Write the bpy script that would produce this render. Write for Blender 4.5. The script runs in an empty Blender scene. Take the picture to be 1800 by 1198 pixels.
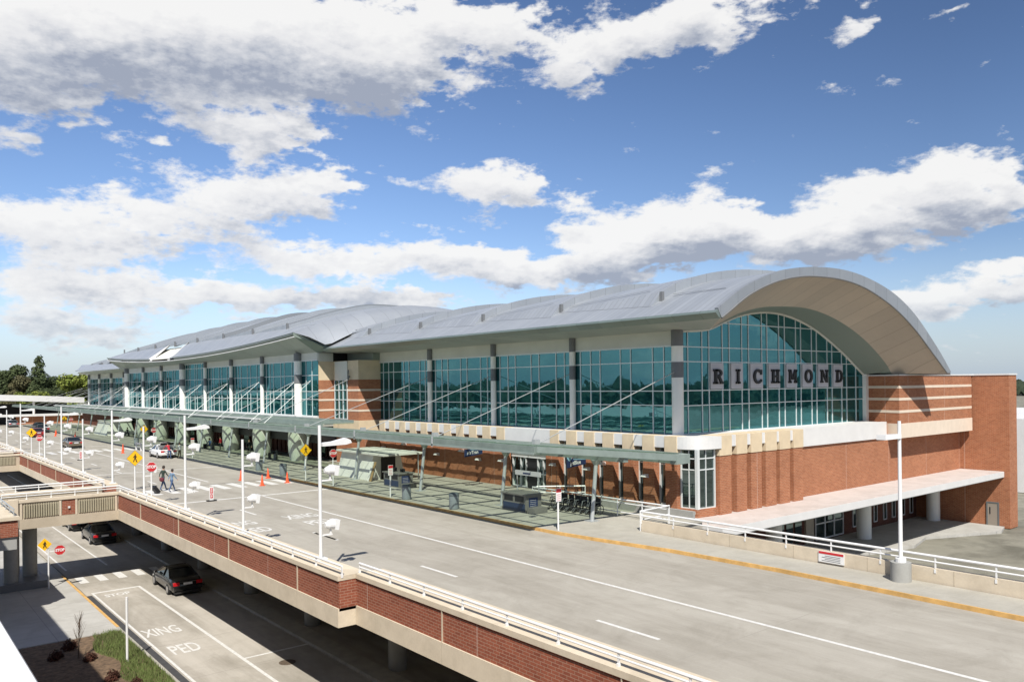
import bpy, bmesh, math, random
import numpy as np
from mathutils import Vector, Matrix
R = math.radians
random.seed(7)
scene = bpy.context.scene
col = scene.collection

# ---------------------------------------------------------------- camera
cam_d = bpy.data.cameras.new('camera'); cam = bpy.data.objects.new('camera', cam_d); col.objects.link(cam)
cam_d.sensor_width = 36.0; cam_d.lens = 36.0 * 1400 / 1800
cam_d.shift_y = 77.5 / 1800
cam_d.clip_start = 0.1; cam_d.clip_end = 6000
_f = Vector((math.cos(R(50.72)), math.sin(R(50.72)), 0)); _u = Vector((0, 0, 1)); _r = _f.cross(_u)
_m = Matrix((_r, _u, -_f)).transposed().to_4x4()
cam.matrix_world = Matrix.Translation((0, 0, 7.6)) @ _m @ Matrix.Rotation(R(-0.65), 4, 'Z')
scene.camera = cam

# ---------------------------------------------------------------- sun, sky, exposure
SUN = Vector((-0.50, -0.66, 1.0)).normalized()       # towards the sun
sd = bpy.data.lights.new('sun', 'SUN'); sd.energy = 5.0; sd.angle = R(0.5); sd.color = (1.0, 0.955, 0.88)
so = bpy.data.objects.new('sun', sd); col.objects.link(so)
so.rotation_euler = SUN.to_track_quat('Z', 'Y').to_euler()
scene.view_settings.view_transform = 'Standard'; scene.view_settings.look = 'None'
scene.view_settings.exposure = 0.38; scene.view_settings.gamma = 1.0
w = bpy.data.worlds.new('World'); scene.world = w; w.use_nodes = True
wt = w.node_tree; wt.nodes.clear()

class NT:
    """small helper for writing node trees"""
    def __init__(s, t): s.t = t
    def n(s, typ, **kw):
        nd = s.t.nodes.new(typ)
        for k, v in kw.items():
            setattr(nd, k, v)
        return nd
    def l(s, a, b): s.t.links.new(a, b)
    def m(s, op, a, b=None, c=None, clamp=False):
        nd = s.t.nodes.new('ShaderNodeMath'); nd.operation = op; nd.use_clamp = clamp
        for i, x in enumerate((a, b, c)):
            if x is None: continue
            if isinstance(x, (int, float)): nd.inputs[i].default_value = x
            else: s.t.links.new(x, nd.inputs[i])
        return nd.outputs[0]
    def mix(s, f, a, b, mode='MIX'):
        nd = s.t.nodes.new('ShaderNodeMix'); nd.data_type = 'RGBA'; nd.blend_type = mode
        for i, x in ((0, f), (6, a), (7, b)):
            if isinstance(x, (int, float)): nd.inputs[i].default_value = x
            elif isinstance(x, tuple): nd.inputs[i].default_value = (*x[:3], 1)
            else: s.t.links.new(x, nd.inputs[i])
        return nd.outputs[2]
    def ramp(s, f, pts):
        nd = s.t.nodes.new('ShaderNodeValToRGB'); cr = nd.color_ramp
        while len(cr.elements) < len(pts): cr.elements.new(0.5)
        for e, (p, c) in zip(cr.elements, pts):
            e.position = p; e.color = (*c, 1) if isinstance(c, tuple) else (c, c, c, 1)
        s.t.links.new(f, nd.inputs[0]); return nd.outputs[0]
    def noise(s, vec, scale, detail=4, rough=0.55, dist=0.0):
        nd = s.t.nodes.new('ShaderNodeTexNoise'); nd.inputs['Scale'].default_value = scale
        nd.inputs['Detail'].default_value = detail; nd.inputs['Roughness'].default_value = rough
        nd.inputs['Distortion'].default_value = dist
        if vec is not None: s.t.links.new(vec, nd.inputs['Vector'])
        return nd.outputs['Fac']

# cumulus groups: azimuth, elevation, half widths (degrees), weight
CL = [(78.7,21.5,6.1,2.4,1.5),(70.9,21.8,8.6,2.8,1.7),(62.5,22.8,6.6,2.7,1.6),(58.6,21.0,2.2,1.2,1.0),(82.7,19.9,2.7,2.2,1.2),(81.1,17.0,2.9,0.9,1.0),(82.4,15.0,1.5,0.6,0.8),(69.1,17.0,3.7,1.0,1.0),(74.3,16.2,0.8,0.3,0.7),(66.5,16.7,2.3,0.7,0.7),(81.6,9.6,3.6,1.5,0.99),(75.5,10.6,5.7,1.8,1.14),(69.1,12.9,4.8,1.6,1.2),(64.2,14.1,3.1,0.8,1.1),(80.4,6.2,4.6,1.6,0.99),(72.8,6.2,6.0,1.0,0.91),(65.8,8.5,3.4,1.5,0.99),(59.1,9.1,4.4,1.3,0.99),(54.7,9.5,2.0,0.6,0.85),(51.6,13.9,3.9,1.4,1.5),(52.1,24.1,4.3,1.4,1.4),(46.4,21.4,2.8,0.9,1.1),(42.7,23.1,3.6,1.2,1.2),(37.2,23.9,4.6,1.4,1.4),(27.1,22.1,1.3,0.8,1.0),(21.1,22.0,1.5,0.4,0.9),(46.5,10.8,2.4,0.7,1.1),(41.7,11.0,3.6,1.1,1.2),(36.6,11.6,3.1,1.4,1.3),(34.7,9.8,6.8,1.0,1.49),(39.7,9.2,2.8,0.6,1.3),(27.1,9.1,3.8,1.1,1.23),(25.4,11.8,3.7,1.4,1.4),(20.8,12.5,3.4,1.4,1.4),(20.0,10.2,2.7,0.8,1.1),(20.0,6.6,3.0,0.8,1.23),(20.9,5.2,3.7,0.6,1.39),(23.8,4.5,2.0,0.7,1.39),(47.4,7.9,4.9,0.9,1.58),(59.2,6.3,4.4,0.5,1.19),(79.5,3.3,4.7,0.7,0.91),(81.6,4.4,3.6,0.6,0.76),(64.3,6.0,7.7,0.6,0.96),(46.0,18.1,0.5,0.3,0.6),(22.8,2.5,2.2,0.4,0.66),(75.6,1.3,6.7,0.4,0.3),(52.0,8.6,2.6,0.9,1.2),(43.0,8.6,3.0,0.9,1.2),(31.5,9.0,2.5,0.9,1.1),(29.5,10.2,2.0,0.9,1.1)]

def cloud_group():
    g = bpy.data.node_groups.new('cloud_density', 'ShaderNodeTree')
    g.interface.new_socket('az', in_out='INPUT', socket_type='NodeSocketFloat')
    g.interface.new_socket('el', in_out='INPUT', socket_type='NodeSocketFloat')
    g.interface.new_socket('density', in_out='OUTPUT', socket_type='NodeSocketFloat')
    T = NT(g); gi = T.n('NodeGroupInput'); go = T.n('NodeGroupOutput')
    az, el = gi.outputs[0], gi.outputs[1]
    cv = T.n('ShaderNodeCombineXYZ'); T.l(T.m('MULTIPLY', az, 0.16), cv.inputs[0]); T.l(T.m('MULTIPLY', el, 0.32), cv.inputs[1])
    nz = T.n('ShaderNodeTexNoise'); nz.inputs['Scale'].default_value = 1.6; nz.inputs['Detail'].default_value = 8; nz.inputs['Roughness'].default_value = 0.6
    T.l(cv.outputs[0], nz.inputs['Vector'])
    wob = T.n('ShaderNodeTexNoise'); wob.inputs['Scale'].default_value = 3.2; wob.inputs['Detail'].default_value = 3
    T.l(cv.outputs[0], wob.inputs['Vector'])
    sp = T.n('ShaderNodeSeparateColor'); T.l(wob.outputs['Color'], sp.inputs[0])
    az2 = T.m('ADD', az, T.m('MULTIPLY', T.m('SUBTRACT', sp.outputs[0], 0.5), 5.0))
    el2 = T.m('ADD', el, T.m('MULTIPLY', T.m('SUBTRACT', sp.outputs[1], 0.5), 2.2))
    acc = None
    for (a, e, ra, re, wgt) in CL:
        dx = T.m('MULTIPLY', T.m('SUBTRACT', az2, a), 1 / ra)
        dy = T.m('MULTIPLY', T.m('SUBTRACT', el2, e), 1 / re)
        r2 = T.m('ADD', T.m('MULTIPLY', dx, dx), T.m('MULTIPLY', dy, dy))
        v = T.m('MULTIPLY', T.m('EXPONENT', T.m('MULTIPLY', r2, -0.75)), wgt)
        acc = v if acc is None else T.m('ADD', acc, v)
    acc = T.m('MINIMUM', acc, 2.1)
    # elsewhere in the sky: loose scattered cumulus
    out = T.m('GREATER_THAN', T.m('ABSOLUTE', T.m('SUBTRACT', az, 51)), 40)
    acc = T.m('ADD', acc, T.m('MULTIPLY', out, 0.42))
    nz2 = T.n('ShaderNodeTexNoise'); nz2.inputs['Scale'].default_value = 6.5; nz2.inputs['Detail'].default_value = 6; nz2.inputs['Roughness'].default_value = 0.62
    T.l(cv.outputs[0], nz2.inputs['Vector'])
    d = T.m('ADD', T.m('ADD', acc, T.m('MULTIPLY', T.m('SUBTRACT', nz.outputs['Fac'], 0.5), 3.2)), T.m('MULTIPLY', T.m('SUBTRACT', nz2.outputs['Fac'], 0.5), 1.15))
    T.l(d, go.inputs[0])
    return g

W = NT(wt)
wo = W.n('ShaderNodeOutputWorld'); bg = W.n('ShaderNodeBackground')
sky = W.n('ShaderNodeTexSky'); sky.sky_type = 'NISHITA'; sky.sun_disc = False
sky.sun_elevation = math.asin(SUN.z); sky.sun_rotation = math.atan2(SUN.x, SUN.y)
sky.air_density = 1.0; sky.dust_density = 0.3; sky.ozone_density = 2.0
tc = W.n('ShaderNodeTexCoord'); sx = W.n('ShaderNodeSeparateXYZ'); W.l(tc.outputs['Generated'], sx.inputs[0])
az = W.m('MULTIPLY', W.m('ARCTAN2', sx.outputs[1], sx.outputs[0]), 57.2958)
el = W.m('MULTIPLY', W.m('ARCSINE', sx.outputs[2]), 57.2958)
gr = cloud_group()
g1 = W.n('ShaderNodeGroup'); g1.node_tree = gr; W.l(az, g1.inputs[0]); W.l(el, g1.inputs[1])
g2 = W.n('ShaderNodeGroup'); g2.node_tree = gr; W.l(W.m('ADD', az, 0.35), g2.inputs[0]); W.l(W.m('ADD', el, 0.75), g2.inputs[1])
g3 = W.n('ShaderNodeGroup'); g3.node_tree = gr; W.l(az, g3.inputs[0]); W.l(W.m('ADD', el, 2.3), g3.inputs[1])
mask = W.ramp(g1.outputs[0], [(0.44, 0.0), (0.62, 0.30), (0.84, 0.82), (1.0, 1.0)])
g4 = W.n('ShaderNodeGroup'); g4.node_tree = gr; W.l(az, g4.inputs[0]); W.l(W.m('ADD', el, -1.3), g4.inputs[1])
thick = W.m('ADD', W.m('MULTIPLY', W.m('MAXIMUM', g2.outputs[0], 0.0), 0.40), W.m('MULTIPLY', W.m('MAXIMUM', g3.outputs[0], 0.0), 0.42))
thick = W.m('SUBTRACT', thick, W.m('MULTIPLY', W.m('MAXIMUM', g4.outputs[0], 0.0), 0.40))
shade = W.m('MULTIPLY', W.m('SUBTRACT', thick, 0.02), 0.74, clamp=True)
ccol = W.ramp(shade, [(0.0, (7.3, 7.25, 7.15)), (0.4, (6.3, 6.3, 6.4)), (0.75, (4.3, 4.5, 4.95)), (1.0, (2.8, 3.1, 3.8))])
skyc = W.n('ShaderNodeHueSaturation'); skyc.inputs['Saturation'].default_value = 1.10
north = W.m('MULTIPLY', W.m('SUBTRACT', az, 22.0), 1 / 40.0, clamp=True)      # the air is hazier towards the north
W.l(W.m('MULTIPLY', W.ramp(W.m('MULTIPLY', el, 1 / 40.0), [(0.0, 0.92), (0.22, 0.70), (0.38, 0.66), (0.55, 0.60), (1.0, 0.52)]), W.m('ADD', 1.0, W.m('MULTIPLY', north, 0.42))), skyc.inputs['Value'])
W.l(sky.outputs[0], skyc.inputs['Color'])
lowh = W.m('SUBTRACT', 1.0, W.m('MULTIPLY', W.m('MAXIMUM', el, 0.0), 1 / 9.0), clamp=True)
skyt = W.mix(1.0, skyc.outputs[0], (1.04, 1.03, 1.16), 'MULTIPLY')
skyout = W.mix(W.m('MULTIPLY', W.m('POWER', lowh, 1.35), 0.92), skyt, (3.2, 4.0, 4.9))
# thin haze close to the horizon softens the clouds
hz = W.m('MULTIPLY', W.m('SUBTRACT', el, -1.0), 0.14, clamp=True)
fin = W.mix(W.m('MULTIPLY', mask, W.m('ADD', W.m('MULTIPLY', hz, 0.45), 0.5)), skyout, ccol)
W.l(fin, bg.inputs[0]); bg.inputs[1].default_value = 0.10
W.l(bg.outputs[0], wo.inputs[0])

# ---------------------------------------------------------------- helpers
class MB:
    def __init__(s): s.v = []; s.f = []; s.uv = None
    def add(s, vs, fs):
        o = len(s.v); s.v += [tuple(p) for p in vs]; s.f += [tuple(i + o for i in f) for f in fs]; return s
    def box(s, x0, x1, y0, y1, z0, z1):
        x0, x1 = sorted((x0, x1)); y0, y1 = sorted((y0, y1)); z0, z1 = sorted((z0, z1))
        vs = [(x, y, z) for z in (z0, z1) for x, y in ((x0, y0), (x1, y0), (x1, y1), (x0, y1))]
        return s.add(vs, [(3, 2, 1, 0), (4, 5, 6, 7), (0, 1, 5, 4), (1, 2, 6, 5), (2, 3, 7, 6), (3, 0, 4, 7)])
    def prism(s, pts, z0, z1):
        n = len(pts)
        vs = [(x, y, z0) for x, y in pts] + [(x, y, z1) for x, y in pts]
        fs = [tuple(range(n))[::-1], tuple(range(n, 2 * n))] + [(i, (i + 1) % n, (i + 1) % n + n, i + n) for i in range(n)]
        return s.add(vs, fs)
    def extr(s, pts, d):
        """closed 3D polygon extruded by the vector d"""
        n = len(pts); d = Vector(d)
        vs = [Vector(p) for p in pts] + [Vector(p) + d for p in pts]
        fs = [tuple(range(n))[::-1], tuple(range(n, 2 * n))] + [(i, (i + 1) % n, (i + 1) % n + n, i + n) for i in range(n)]
        return s.add(vs, fs)
    def tube(s, p, q, r, n=8, r2=None, caps=True):
        p = Vector(p); q = Vector(q); r2 = r if r2 is None else r2
        a = (q - p).normalized(); b = a.orthogonal().normalized(); c = a.cross(b)
        vs = []
        for o, rr in ((p, r), (q, r2)):
            for i in range(n):
                t = 2 * math.pi * i / n; vs.append(o + (b * math.cos(t) + c * math.sin(t)) * rr)
        fs = [(i, (i + 1) % n, (i + 1) % n + n, i + n) for i in range(n)]
        if caps: fs += [tuple(range(n))[::-1], tuple(range(n, 2 * n))]
        return s.add(vs, fs)
    def path(s, pts, r, n=8):
        for a, b in zip(pts[:-1], pts[1:]): s.tube(a, b, r, n)
        return s
    def lathe(s, prof, c=(0, 0, 0), n=16, lean=(0, 0)):
        c = Vector(c); vs = []; z0 = prof[0][1]
        for r, z in prof:
            for i in range(n):
                t = 2 * math.pi * i / n
                vs.append(c + Vector((r * math.cos(t) + lean[0] * (z - z0), r * math.sin(t) + lean[1] * (z - z0), z)))
        fs = []
        for k in range(len(prof) - 1):
            for i in range(n): fs.append((k * n + i, k * n + (i + 1) % n, (k + 1) * n + (i + 1) % n, (k + 1) * n + i))
        fs += [tuple(range(n))[::-1], tuple((len(prof) - 1) * n + i for i in range(n))]
        return s.add(vs, fs)
    def grid(s, rows, thick=0.0, down=(0, 0, -1)):
        m = len(rows); n = len(rows[0]); d = Vector(down) * thick
        vs = [Vector(p) for r in rows for p in r]
        fs = [(i * n + j, i * n + j + 1, (i + 1) * n + j + 1, (i + 1) * n + j) for i in range(m - 1) for j in range(n - 1)]
        if thick:
            N = m * n; vs += [v + d for v in vs]
            fs += [tuple(x + N for x in f[::-1]) for f in fs]
            bd = [(0, j) for j in range(n)] + [(i, n - 1) for i in range(1, m)] + [(m - 1, j) for j in range(n - 2, -1, -1)] + [(i, 0) for i in range(m - 2, 0, -1)]
            k = len(bd)
            for a in range(k):
                p = bd[a][0] * n + bd[a][1]; q = bd[(a + 1) % k]; q = q[0] * n + q[1]
                fs.append((p, q, q + N, p + N))
        return s.add(vs, fs)
    def poly(s, pts): return s.add(pts, [tuple(range(len(pts)))])
    def disc(s, c, nrm, r, n=12, t=0.01):
        c = Vector(c); nrm = Vector(nrm).normalized(); return s.tube(c, c + nrm * t, r, n)
    def xf(s, M):
        s.v = [tuple(M @ Vector(p)) for p in s.v]; return s
    def build(s, name, mat, parent=None, smooth=False, uv=None, fix=True):
        me = bpy.data.meshes.new(name); me.from_pydata(s.v, [], s.f); me.update()
        if fix:
            bm = bmesh.new(); bm.from_mesh(me)
            bmesh.ops.recalc_face_normals(bm, faces=bm.faces); bm.to_mesh(me); bm.free()
        if smooth:
            for p in me.polygons: p.use_smooth = True
            try: me.set_sharp_from_angle(angle=R(38))
            except Exception: pass
        o = bpy.data.objects.new(name, me); col.objects.link(o)
        if mat: me.materials.append(mat)
        if parent is not None:
            o.parent = parent; o.matrix_parent_inverse = parent.matrix_basis.inverted()
        return o

def tag(o, label=None, cat=None, group=None, kind=None):
    if label: o['label'] = label
    if cat: o['category'] = cat
    if group: o['group'] = group
    if kind: o['kind'] = kind
    return o
def empty(name, loc, label, cat, group=None):
    e = bpy.data.objects.new(name, None); col.objects.link(e); e.location = loc
    e.empty_display_size = 0.3
    return tag(e, label, cat, group)
def kids(o): return [c for c in bpy.data.objects if c.parent == o]
def copy_tree(o, parent=None):
    c = o.copy(); col.objects.link(c)
    if parent is not None: c.parent = parent; c.matrix_parent_inverse = o.matrix_parent_inverse.copy()
    for ch in kids(o): copy_tree(ch, c)
    return c
def place(o, loc, rz=0.0, label=None):
    o.location = loc; o.rotation_euler = (0, 0, rz)
    if label: o['label'] = label
    return o

# ---------------------------------------------------------------- materials
def mat(name, colr, rough=0.6, metal=0.0, spec=0.5, var=0.0, vscale=2.0, bump=0.0, bscale=20.0, emit=None):
    m = bpy.data.materials.new(name); m.use_nodes = True; T = NT(m.node_tree)
    b = m.node_tree.nodes['Principled BSDF']
    b.inputs['Roughness'].default_value = rough; b.inputs['Metallic'].default_value = metal
    b.inputs['Specular IOR Level'].default_value = spec
    tcn = T.n('ShaderNodeTexCoord')
    if var > 0:
        f = T.noise(tcn.outputs['Object'], vscale, 6, 0.6)
        c1 = tuple(x * (1 - var) for x in colr); c2 = tuple(min(1, x * (1 + var)) for x in colr)
        T.l(T.ramp(f, [(0.3, c1), (0.7, c2)]), b.inputs['Base Color'])
    else: b.inputs['Base Color'].default_value = (*colr, 1)
    if bump > 0:
        bn = T.n('ShaderNodeBump'); bn.inputs['Strength'].default_value = bump; bn.inputs['Distance'].default_value = 0.02
        T.l(T.noise(tcn.outputs['Object'], bscale, 4), bn.inputs['Height']); T.l(bn.outputs[0], b.inputs['Normal'])
    return m

def brick(name, c1, c2, mortar, flat=False, scale=1.0):
    m = bpy.data.materials.new(name); m.use_nodes = True; T = NT(m.node_tree); b = m.node_tree.nodes['Principled BSDF']
    tcn = T.n('ShaderNodeTexCoord'); s = T.n('ShaderNodeSeparateXYZ'); T.l(tcn.outputs['Object'], s.inputs[0])
    cv = T.n('ShaderNodeCombineXYZ'); T.l(T.m('ADD', s.outputs[0], s.outputs[1]), cv.inputs[0]); T.l(s.outputs[2], cv.inputs[1])
    bt = T.n('ShaderNodeTexBrick'); bt.offset = 0.5; bt.inputs['Scale'].default_value = scale
    bt.inputs['Brick Width'].default_value = 0.29; bt.inputs['Row Height'].default_value = 0.10
    bt.inputs['Mortar Size'].default_value = 0.010; bt.inputs['Bias'].default_value = -0.2
    bt.inputs['Color1'].default_value = (*c1, 1); bt.inputs['Color2'].default_value = (*c2, 1); bt.inputs['Mortar'].default_value = (*mortar, 1)
    T.l(cv.outputs[0], bt.inputs['Vector'])
    f = T.noise(tcn.outputs['Object'], 0.7, 5, 0.6); f2 = T.noise(tcn.outputs['Object'], 6.0, 5, 0.7)
    v = T.mix(0.45, bt.outputs['Color'], T.ramp(f, [(0.3, (0.62, 0.6, 0.6)), (0.7, (1.0, 1.0, 1.0))]), 'MULTIPLY')
    v = T.mix(0.4, v, T.ramp(f2, [(0.35, (0.6, 0.58, 0.58)), (0.65, (1.0, 1.0, 1.0))]), 'MULTIPLY')
    # vertical control joints about every 6.5 m
    fr = T.m('FRACT', T.m('MULTIPLY', T.m('ADD', s.outputs[0], s.outputs[1]), 1 / 6.5))
    v = T.mix(T.m('MULTIPLY', T.m('LESS_THAN', fr, 0.008), 0.5), v, (0.5, 0.38, 0.32))
    T.l(v, b.inputs['Base Color']); b.inputs['Roughness'].default_value = 0.9; b.inputs['Specular IOR Level'].default_value = 0.2
    bn = T.n('ShaderNodeBump'); bn.inputs['Strength'].default_value = 0.4; bn.inputs['Distance'].default_value = 0.01
    T.l(bt.outputs['Fac'], bn.inputs['Height']); bn.invert = True; T.l(bn.outputs[0], b.inputs['Normal'])
    return m

def concrete(name, base, stain, amt=0.6, joint=None, streak=True, jdark=0.55, roughs=0.85, bigs=0.08):
    m = bpy.data.materials.new(name); m.use_nodes = True; T = NT(m.node_tree); b = m.node_tree.nodes['Principled BSDF']
    tcn = T.n('ShaderNodeTexCoord'); ob = tcn.outputs['Object']
    mp = T.n('ShaderNodeMapping'); mp.inputs['Scale'].default_value = (1.0, 0.28, 1.0) if streak else (1, 1, 1); T.l(ob, mp.inputs[0])
    f1 = T.noise(mp.outputs[0], bigs * 4, 8, 0.62, 0.6); f2 = T.noise(mp.outputs[0], 1.7, 6, 0.65); f3 = T.noise(ob, 14, 3, 0.6); f4 = T.noise(ob, 0.45, 7, 0.7, 1.0)
    c = T.mix(T.m('MULTIPLY', T.ramp(f1, [(0.42, 0.0), (0.66, 1.0)]), amt), tuple(base), tuple(stain))
    c = T.mix(0.32, c, T.ramp(f2, [(0.3, (0.70, 0.69, 0.67)), (0.7, (1, 1, 1))]), 'MULTIPLY')
    c = T.mix(0.35, c, T.ramp(f4, [(0.36, (0.66, 0.65, 0.62)), (0.55, (1, 1, 1))]), 'MULTIPLY')
    if streak:
        m2 = T.n('ShaderNodeMapping'); m2.inputs['Scale'].default_value = (1.5, 0.035, 1.0); T.l(ob, m2.inputs[0])
        c = T.mix(0.30, c, T.ramp(T.noise(m2.outputs[0], 1.0, 5, 0.7), [(0.38, (0.72, 0.71, 0.69)), (0.56, (1, 1, 1))]), 'MULTIPLY')
        f6 = T.noise(ob, 2.3, 9, 0.75, 0.4)
        c = T.mix(0.6, c, T.ramp(f6, [(0.28, (0.45, 0.42, 0.38)), (0.36, (1, 1, 1))]), 'MULTIPLY')
    c = T.mix(0.25, c, T.ramp(f3, [(0.3, (0.78, 0.77, 0.76)), (0.7, (1, 1, 1))]), 'MULTIPLY')
    if joint:
        s = T.n('ShaderNodeSeparateXYZ'); T.l(ob, s.inputs[0]); g = None
        for ax, p in ((0, joint[0]), (1, joint[1])):
            if not p: continue
            fr = T.m('FRACT', T.m('MULTIPLY', s.outputs[ax], 1 / p))
            k = T.m('LESS_THAN', T.m('ABSOLUTE', T.m('SUBTRACT', fr, 0.5)), 0.018 / p)
            g = k if g is None else T.m('MAXIMUM', g, k)
        c = T.mix(T.m('MULTIPLY', g, 0.8), c, tuple(x * jdark for x in base))
    T.l(c, b.inputs['Base Color']); b.inputs['Roughness'].default_value = roughs; b.inputs['Specular IOR Level'].default_value = 0.25
    bn = T.n('ShaderNodeBump'); bn.inputs['Strength'].default_value = 0.2; bn.inputs['Distance'].default_value = 0.01
    T.l(f3, bn.inputs['Height']); T.l(bn.outputs[0], b.inputs['Normal'])
    return m

def seam_metal(name, colr, axis=1, period=0.45, wid=0.05, dark=0.72, rough=0.42, metal=0.35, period2=None):
    m = bpy.data.materials.new(name); m.use_nodes = True; T = NT(m.node_tree); b = m.node_tree.nodes['Principled BSDF']
    tcn = T.n('ShaderNodeTexCoord'); s = T.n('ShaderNodeSeparateXYZ'); T.l(tcn.outputs['Object'], s.inputs[0])
    fr = T.m('FRACT', T.m('MULTIPLY', s.outputs[axis], 1 / period)); k = T.m('LESS_THAN', fr, wid)
    f = T.noise(tcn.outputs['Object'], 0.35, 5, 0.6); f2 = T.noise(tcn.outputs['Object'], 3.0, 5, 0.6)
    c = T.mix(0.6, tuple(colr), T.ramp(f, [(0.3, (0.82, 0.83, 0.85)), (0.7, (1, 1, 1))]), 'MULTIPLY')
    c = T.mix(0.3, c, T.ramp(f2, [(0.3, (0.85, 0.85, 0.86)), (0.7, (1, 1, 1))]), 'MULTIPLY')
    # every sheet gets a slightly different random tone
    wn = T.n('ShaderNodeTexWhiteNoise'); wn.noise_dimensions = '1D'; T.l(T.m('FLOOR', T.m('MULTIPLY', s.outputs[axis], 1 / period)), wn.inputs['W'])
    c = T.mix(1.0, c, T.ramp(wn.outputs['Value'], [(0.0, (0.86, 0.865, 0.875)), (1.0, (1, 1, 1))]), 'MULTIPLY')
    c = T.mix(k, c, tuple(x * dark for x in colr))
    T.l(c, b.inputs['Base Color']); b.inputs['Roughness'].default_value = rough; b.inputs['Metallic'].default_value = metal
    return m

def glass_mirror(name, tint, deep, refl=0.62, wav=0.012):
    m = bpy.data.materials.new(name); m.use_nodes = True; T = NT(m.node_tree); nt = m.node_tree
    nt.nodes.remove(nt.nodes['Principled BSDF']); out = nt.nodes['Material Output']
    tcn = T.n('ShaderNodeTexCoord')
    gl = T.n('ShaderNodeBsdfGlossy'); gl.inputs['Color'].default_value = (*tint, 1); gl.inputs['Roughness'].default_value = 0.015
    df = T.n('ShaderNodeBsdfDiffuse'); f = T.noise(tcn.outputs['Object'], 0.35, 4)
    T.l(T.ramp(f, [(0.35, tuple(x * 0.75 for x in deep)), (0.65, tuple(x * 1.3 for x in deep))]), df.inputs['Color'])
    bn = T.n('ShaderNodeBump'); bn.inputs['Strength'].default_value = 1.0; bn.inputs['Distance'].default_value = wav
    T.l(T.noise(tcn.outputs['Object'], 0.9, 2, 0.4), bn.inputs['Height']); T.l(bn.outputs[0], gl.inputs['Normal'])
    mx = T.n('ShaderNodeMixShader'); mx.inputs[0].default_value = refl; T.l(df.outputs[0], mx.inputs[1]); T.l(gl.outputs[0], mx.inputs[2])
    T.l(mx.outputs[0], out.inputs[0]); return m

def canopy_glass(name):
    m = bpy.data.materials.new(name); m.use_nodes = True; T = NT(m.node_tree); nt = m.node_tree
    nt.nodes.remove(nt.nodes['Principled BSDF']); out = nt.nodes['Material Output']
    tr = T.n('ShaderNodeBsdfTransparent'); tr.inputs['Color'].default_value = (0.86, 0.92, 0.86, 1)
    df = T.n('ShaderNodeBsdfPrincipled'); df.inputs['Roughness'].default_value = 0.2
    tcn = T.n('ShaderNodeTexCoord'); f = T.noise(tcn.outputs['Object'], 1.2, 6, 0.7)
    T.l(T.ramp(f, [(0.35, (0.22, 0.30, 0.26)), (0.65, (0.36, 0.45, 0.40))]), df.inputs['Base Color'])
    mx = T.n('ShaderNodeMixShader'); mx.inputs[0].default_value = 0.08; T.l(tr.outputs[0], mx.inputs[1]); T.l(df.outputs[0], mx.inputs[2])
    T.l(mx.outputs[0], out.inputs[0]); return m

M = {}
M['brick'] = brick('terminal_brick', (0.43, 0.165, 0.08), (0.32, 0.11, 0.052), (0.46, 0.29, 0.19))
M['brick_road'] = brick('viaduct_brick', (0.33, 0.105, 0.06), (0.235, 0.07, 0.042), (0.40, 0.24, 0.17))
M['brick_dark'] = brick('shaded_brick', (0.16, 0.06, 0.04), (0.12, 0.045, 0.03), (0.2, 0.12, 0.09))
M['road'] = concrete('road_concrete', (0.40, 0.375, 0.325), (0.32, 0.295, 0.25), 0.7, joint=(None, 9.4), jdark=0.72)
M['lowroad'] = concrete('lower_road_concrete', (0.47, 0.435, 0.38), (0.25, 0.23, 0.19), 0.8, joint=(None, 5.5))
M['walk'] = concrete('sidewalk_concrete', (0.42, 0.40, 0.345), (0.35, 0.33, 0.285), 0.5, joint=(1.5, 1.5), streak=False, jdark=0.78)
M['pave'] = concrete('walk_concrete', (0.45, 0.44, 0.41), (0.37, 0.36, 0.33), 0.6, joint=(3.0, 3.0), streak=False)
M['cream'] = concrete('cream_concrete', (0.64, 0.555, 0.43), (0.55, 0.465, 0.35), 0.45, streak=False, bigs=0.15)
M['beige'] = concrete('beige_concrete', (0.50, 0.43, 0.33), (0.42, 0.35, 0.26), 0.45, streak=False, bigs=0.15)
M['flute'] = concrete('fluted_concrete', (0.42, 0.38, 0.27), (0.34, 0.3, 0.21), 0.45, streak=False, bigs=0.15)
M['slabtop'] = concrete('pinkish_slab', (0.56, 0.50, 0.47), (0.47, 0.42, 0.39), 0.4, streak=False)
M['greycon'] = concrete('grey_concrete', (0.36, 0.36, 0.34), (0.28, 0.28, 0.26), 0.5, streak=False, bigs=0.2)
M['ground'] = concrete('worn_lot', (0.26, 0.25, 0.205), (0.13, 0.125, 0.10), 0.9, streak=False, bigs=0.06)
M['buff'] = mat('buff_stone', (0.60, 0.49, 0.335), 0.85, var=0.08, vscale=1.5)
M['bandst'] = mat('pale_stone_band', (0.66, 0.56, 0.45), 0.85, var=0.06)
M['white'] = mat('white_panel', (0.64, 0.635, 0.62), 0.5, var=0.05, vscale=1.0)
M['paintwhite'] = mat('white_paint', (0.70, 0.70, 0.69), 0.35, var=0.03, vscale=3)
M['marking'] = mat('road_paint', (0.60, 0.59, 0.56), 0.7, var=0.16, vscale=6)
M['yellow'] = mat('kerb_yellow', (0.55, 0.33, 0.11), 0.75, var=0.22, vscale=3)
M['kerb'] = mat('kerb_grey', (0.36, 0.34, 0.29), 0.85, var=0.15, vscale=2)
M['asphalt'] = mat('asphalt', (0.05, 0.05, 0.052), 0.9, var=0.25, vscale=3, bump=0.3)
M['frieze'] = mat('pale_frieze', (0.60, 0.60, 0.54), 0.6, var=0.06, vscale=0.6)
M['mull'] = mat('mullion_aluminium', (0.66, 0.69, 0.68), 0.4, 0.2)
M['bandgrey'] = mat('grey_band', (0.15, 0.155, 0.16), 0.5, var=0.08)
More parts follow.
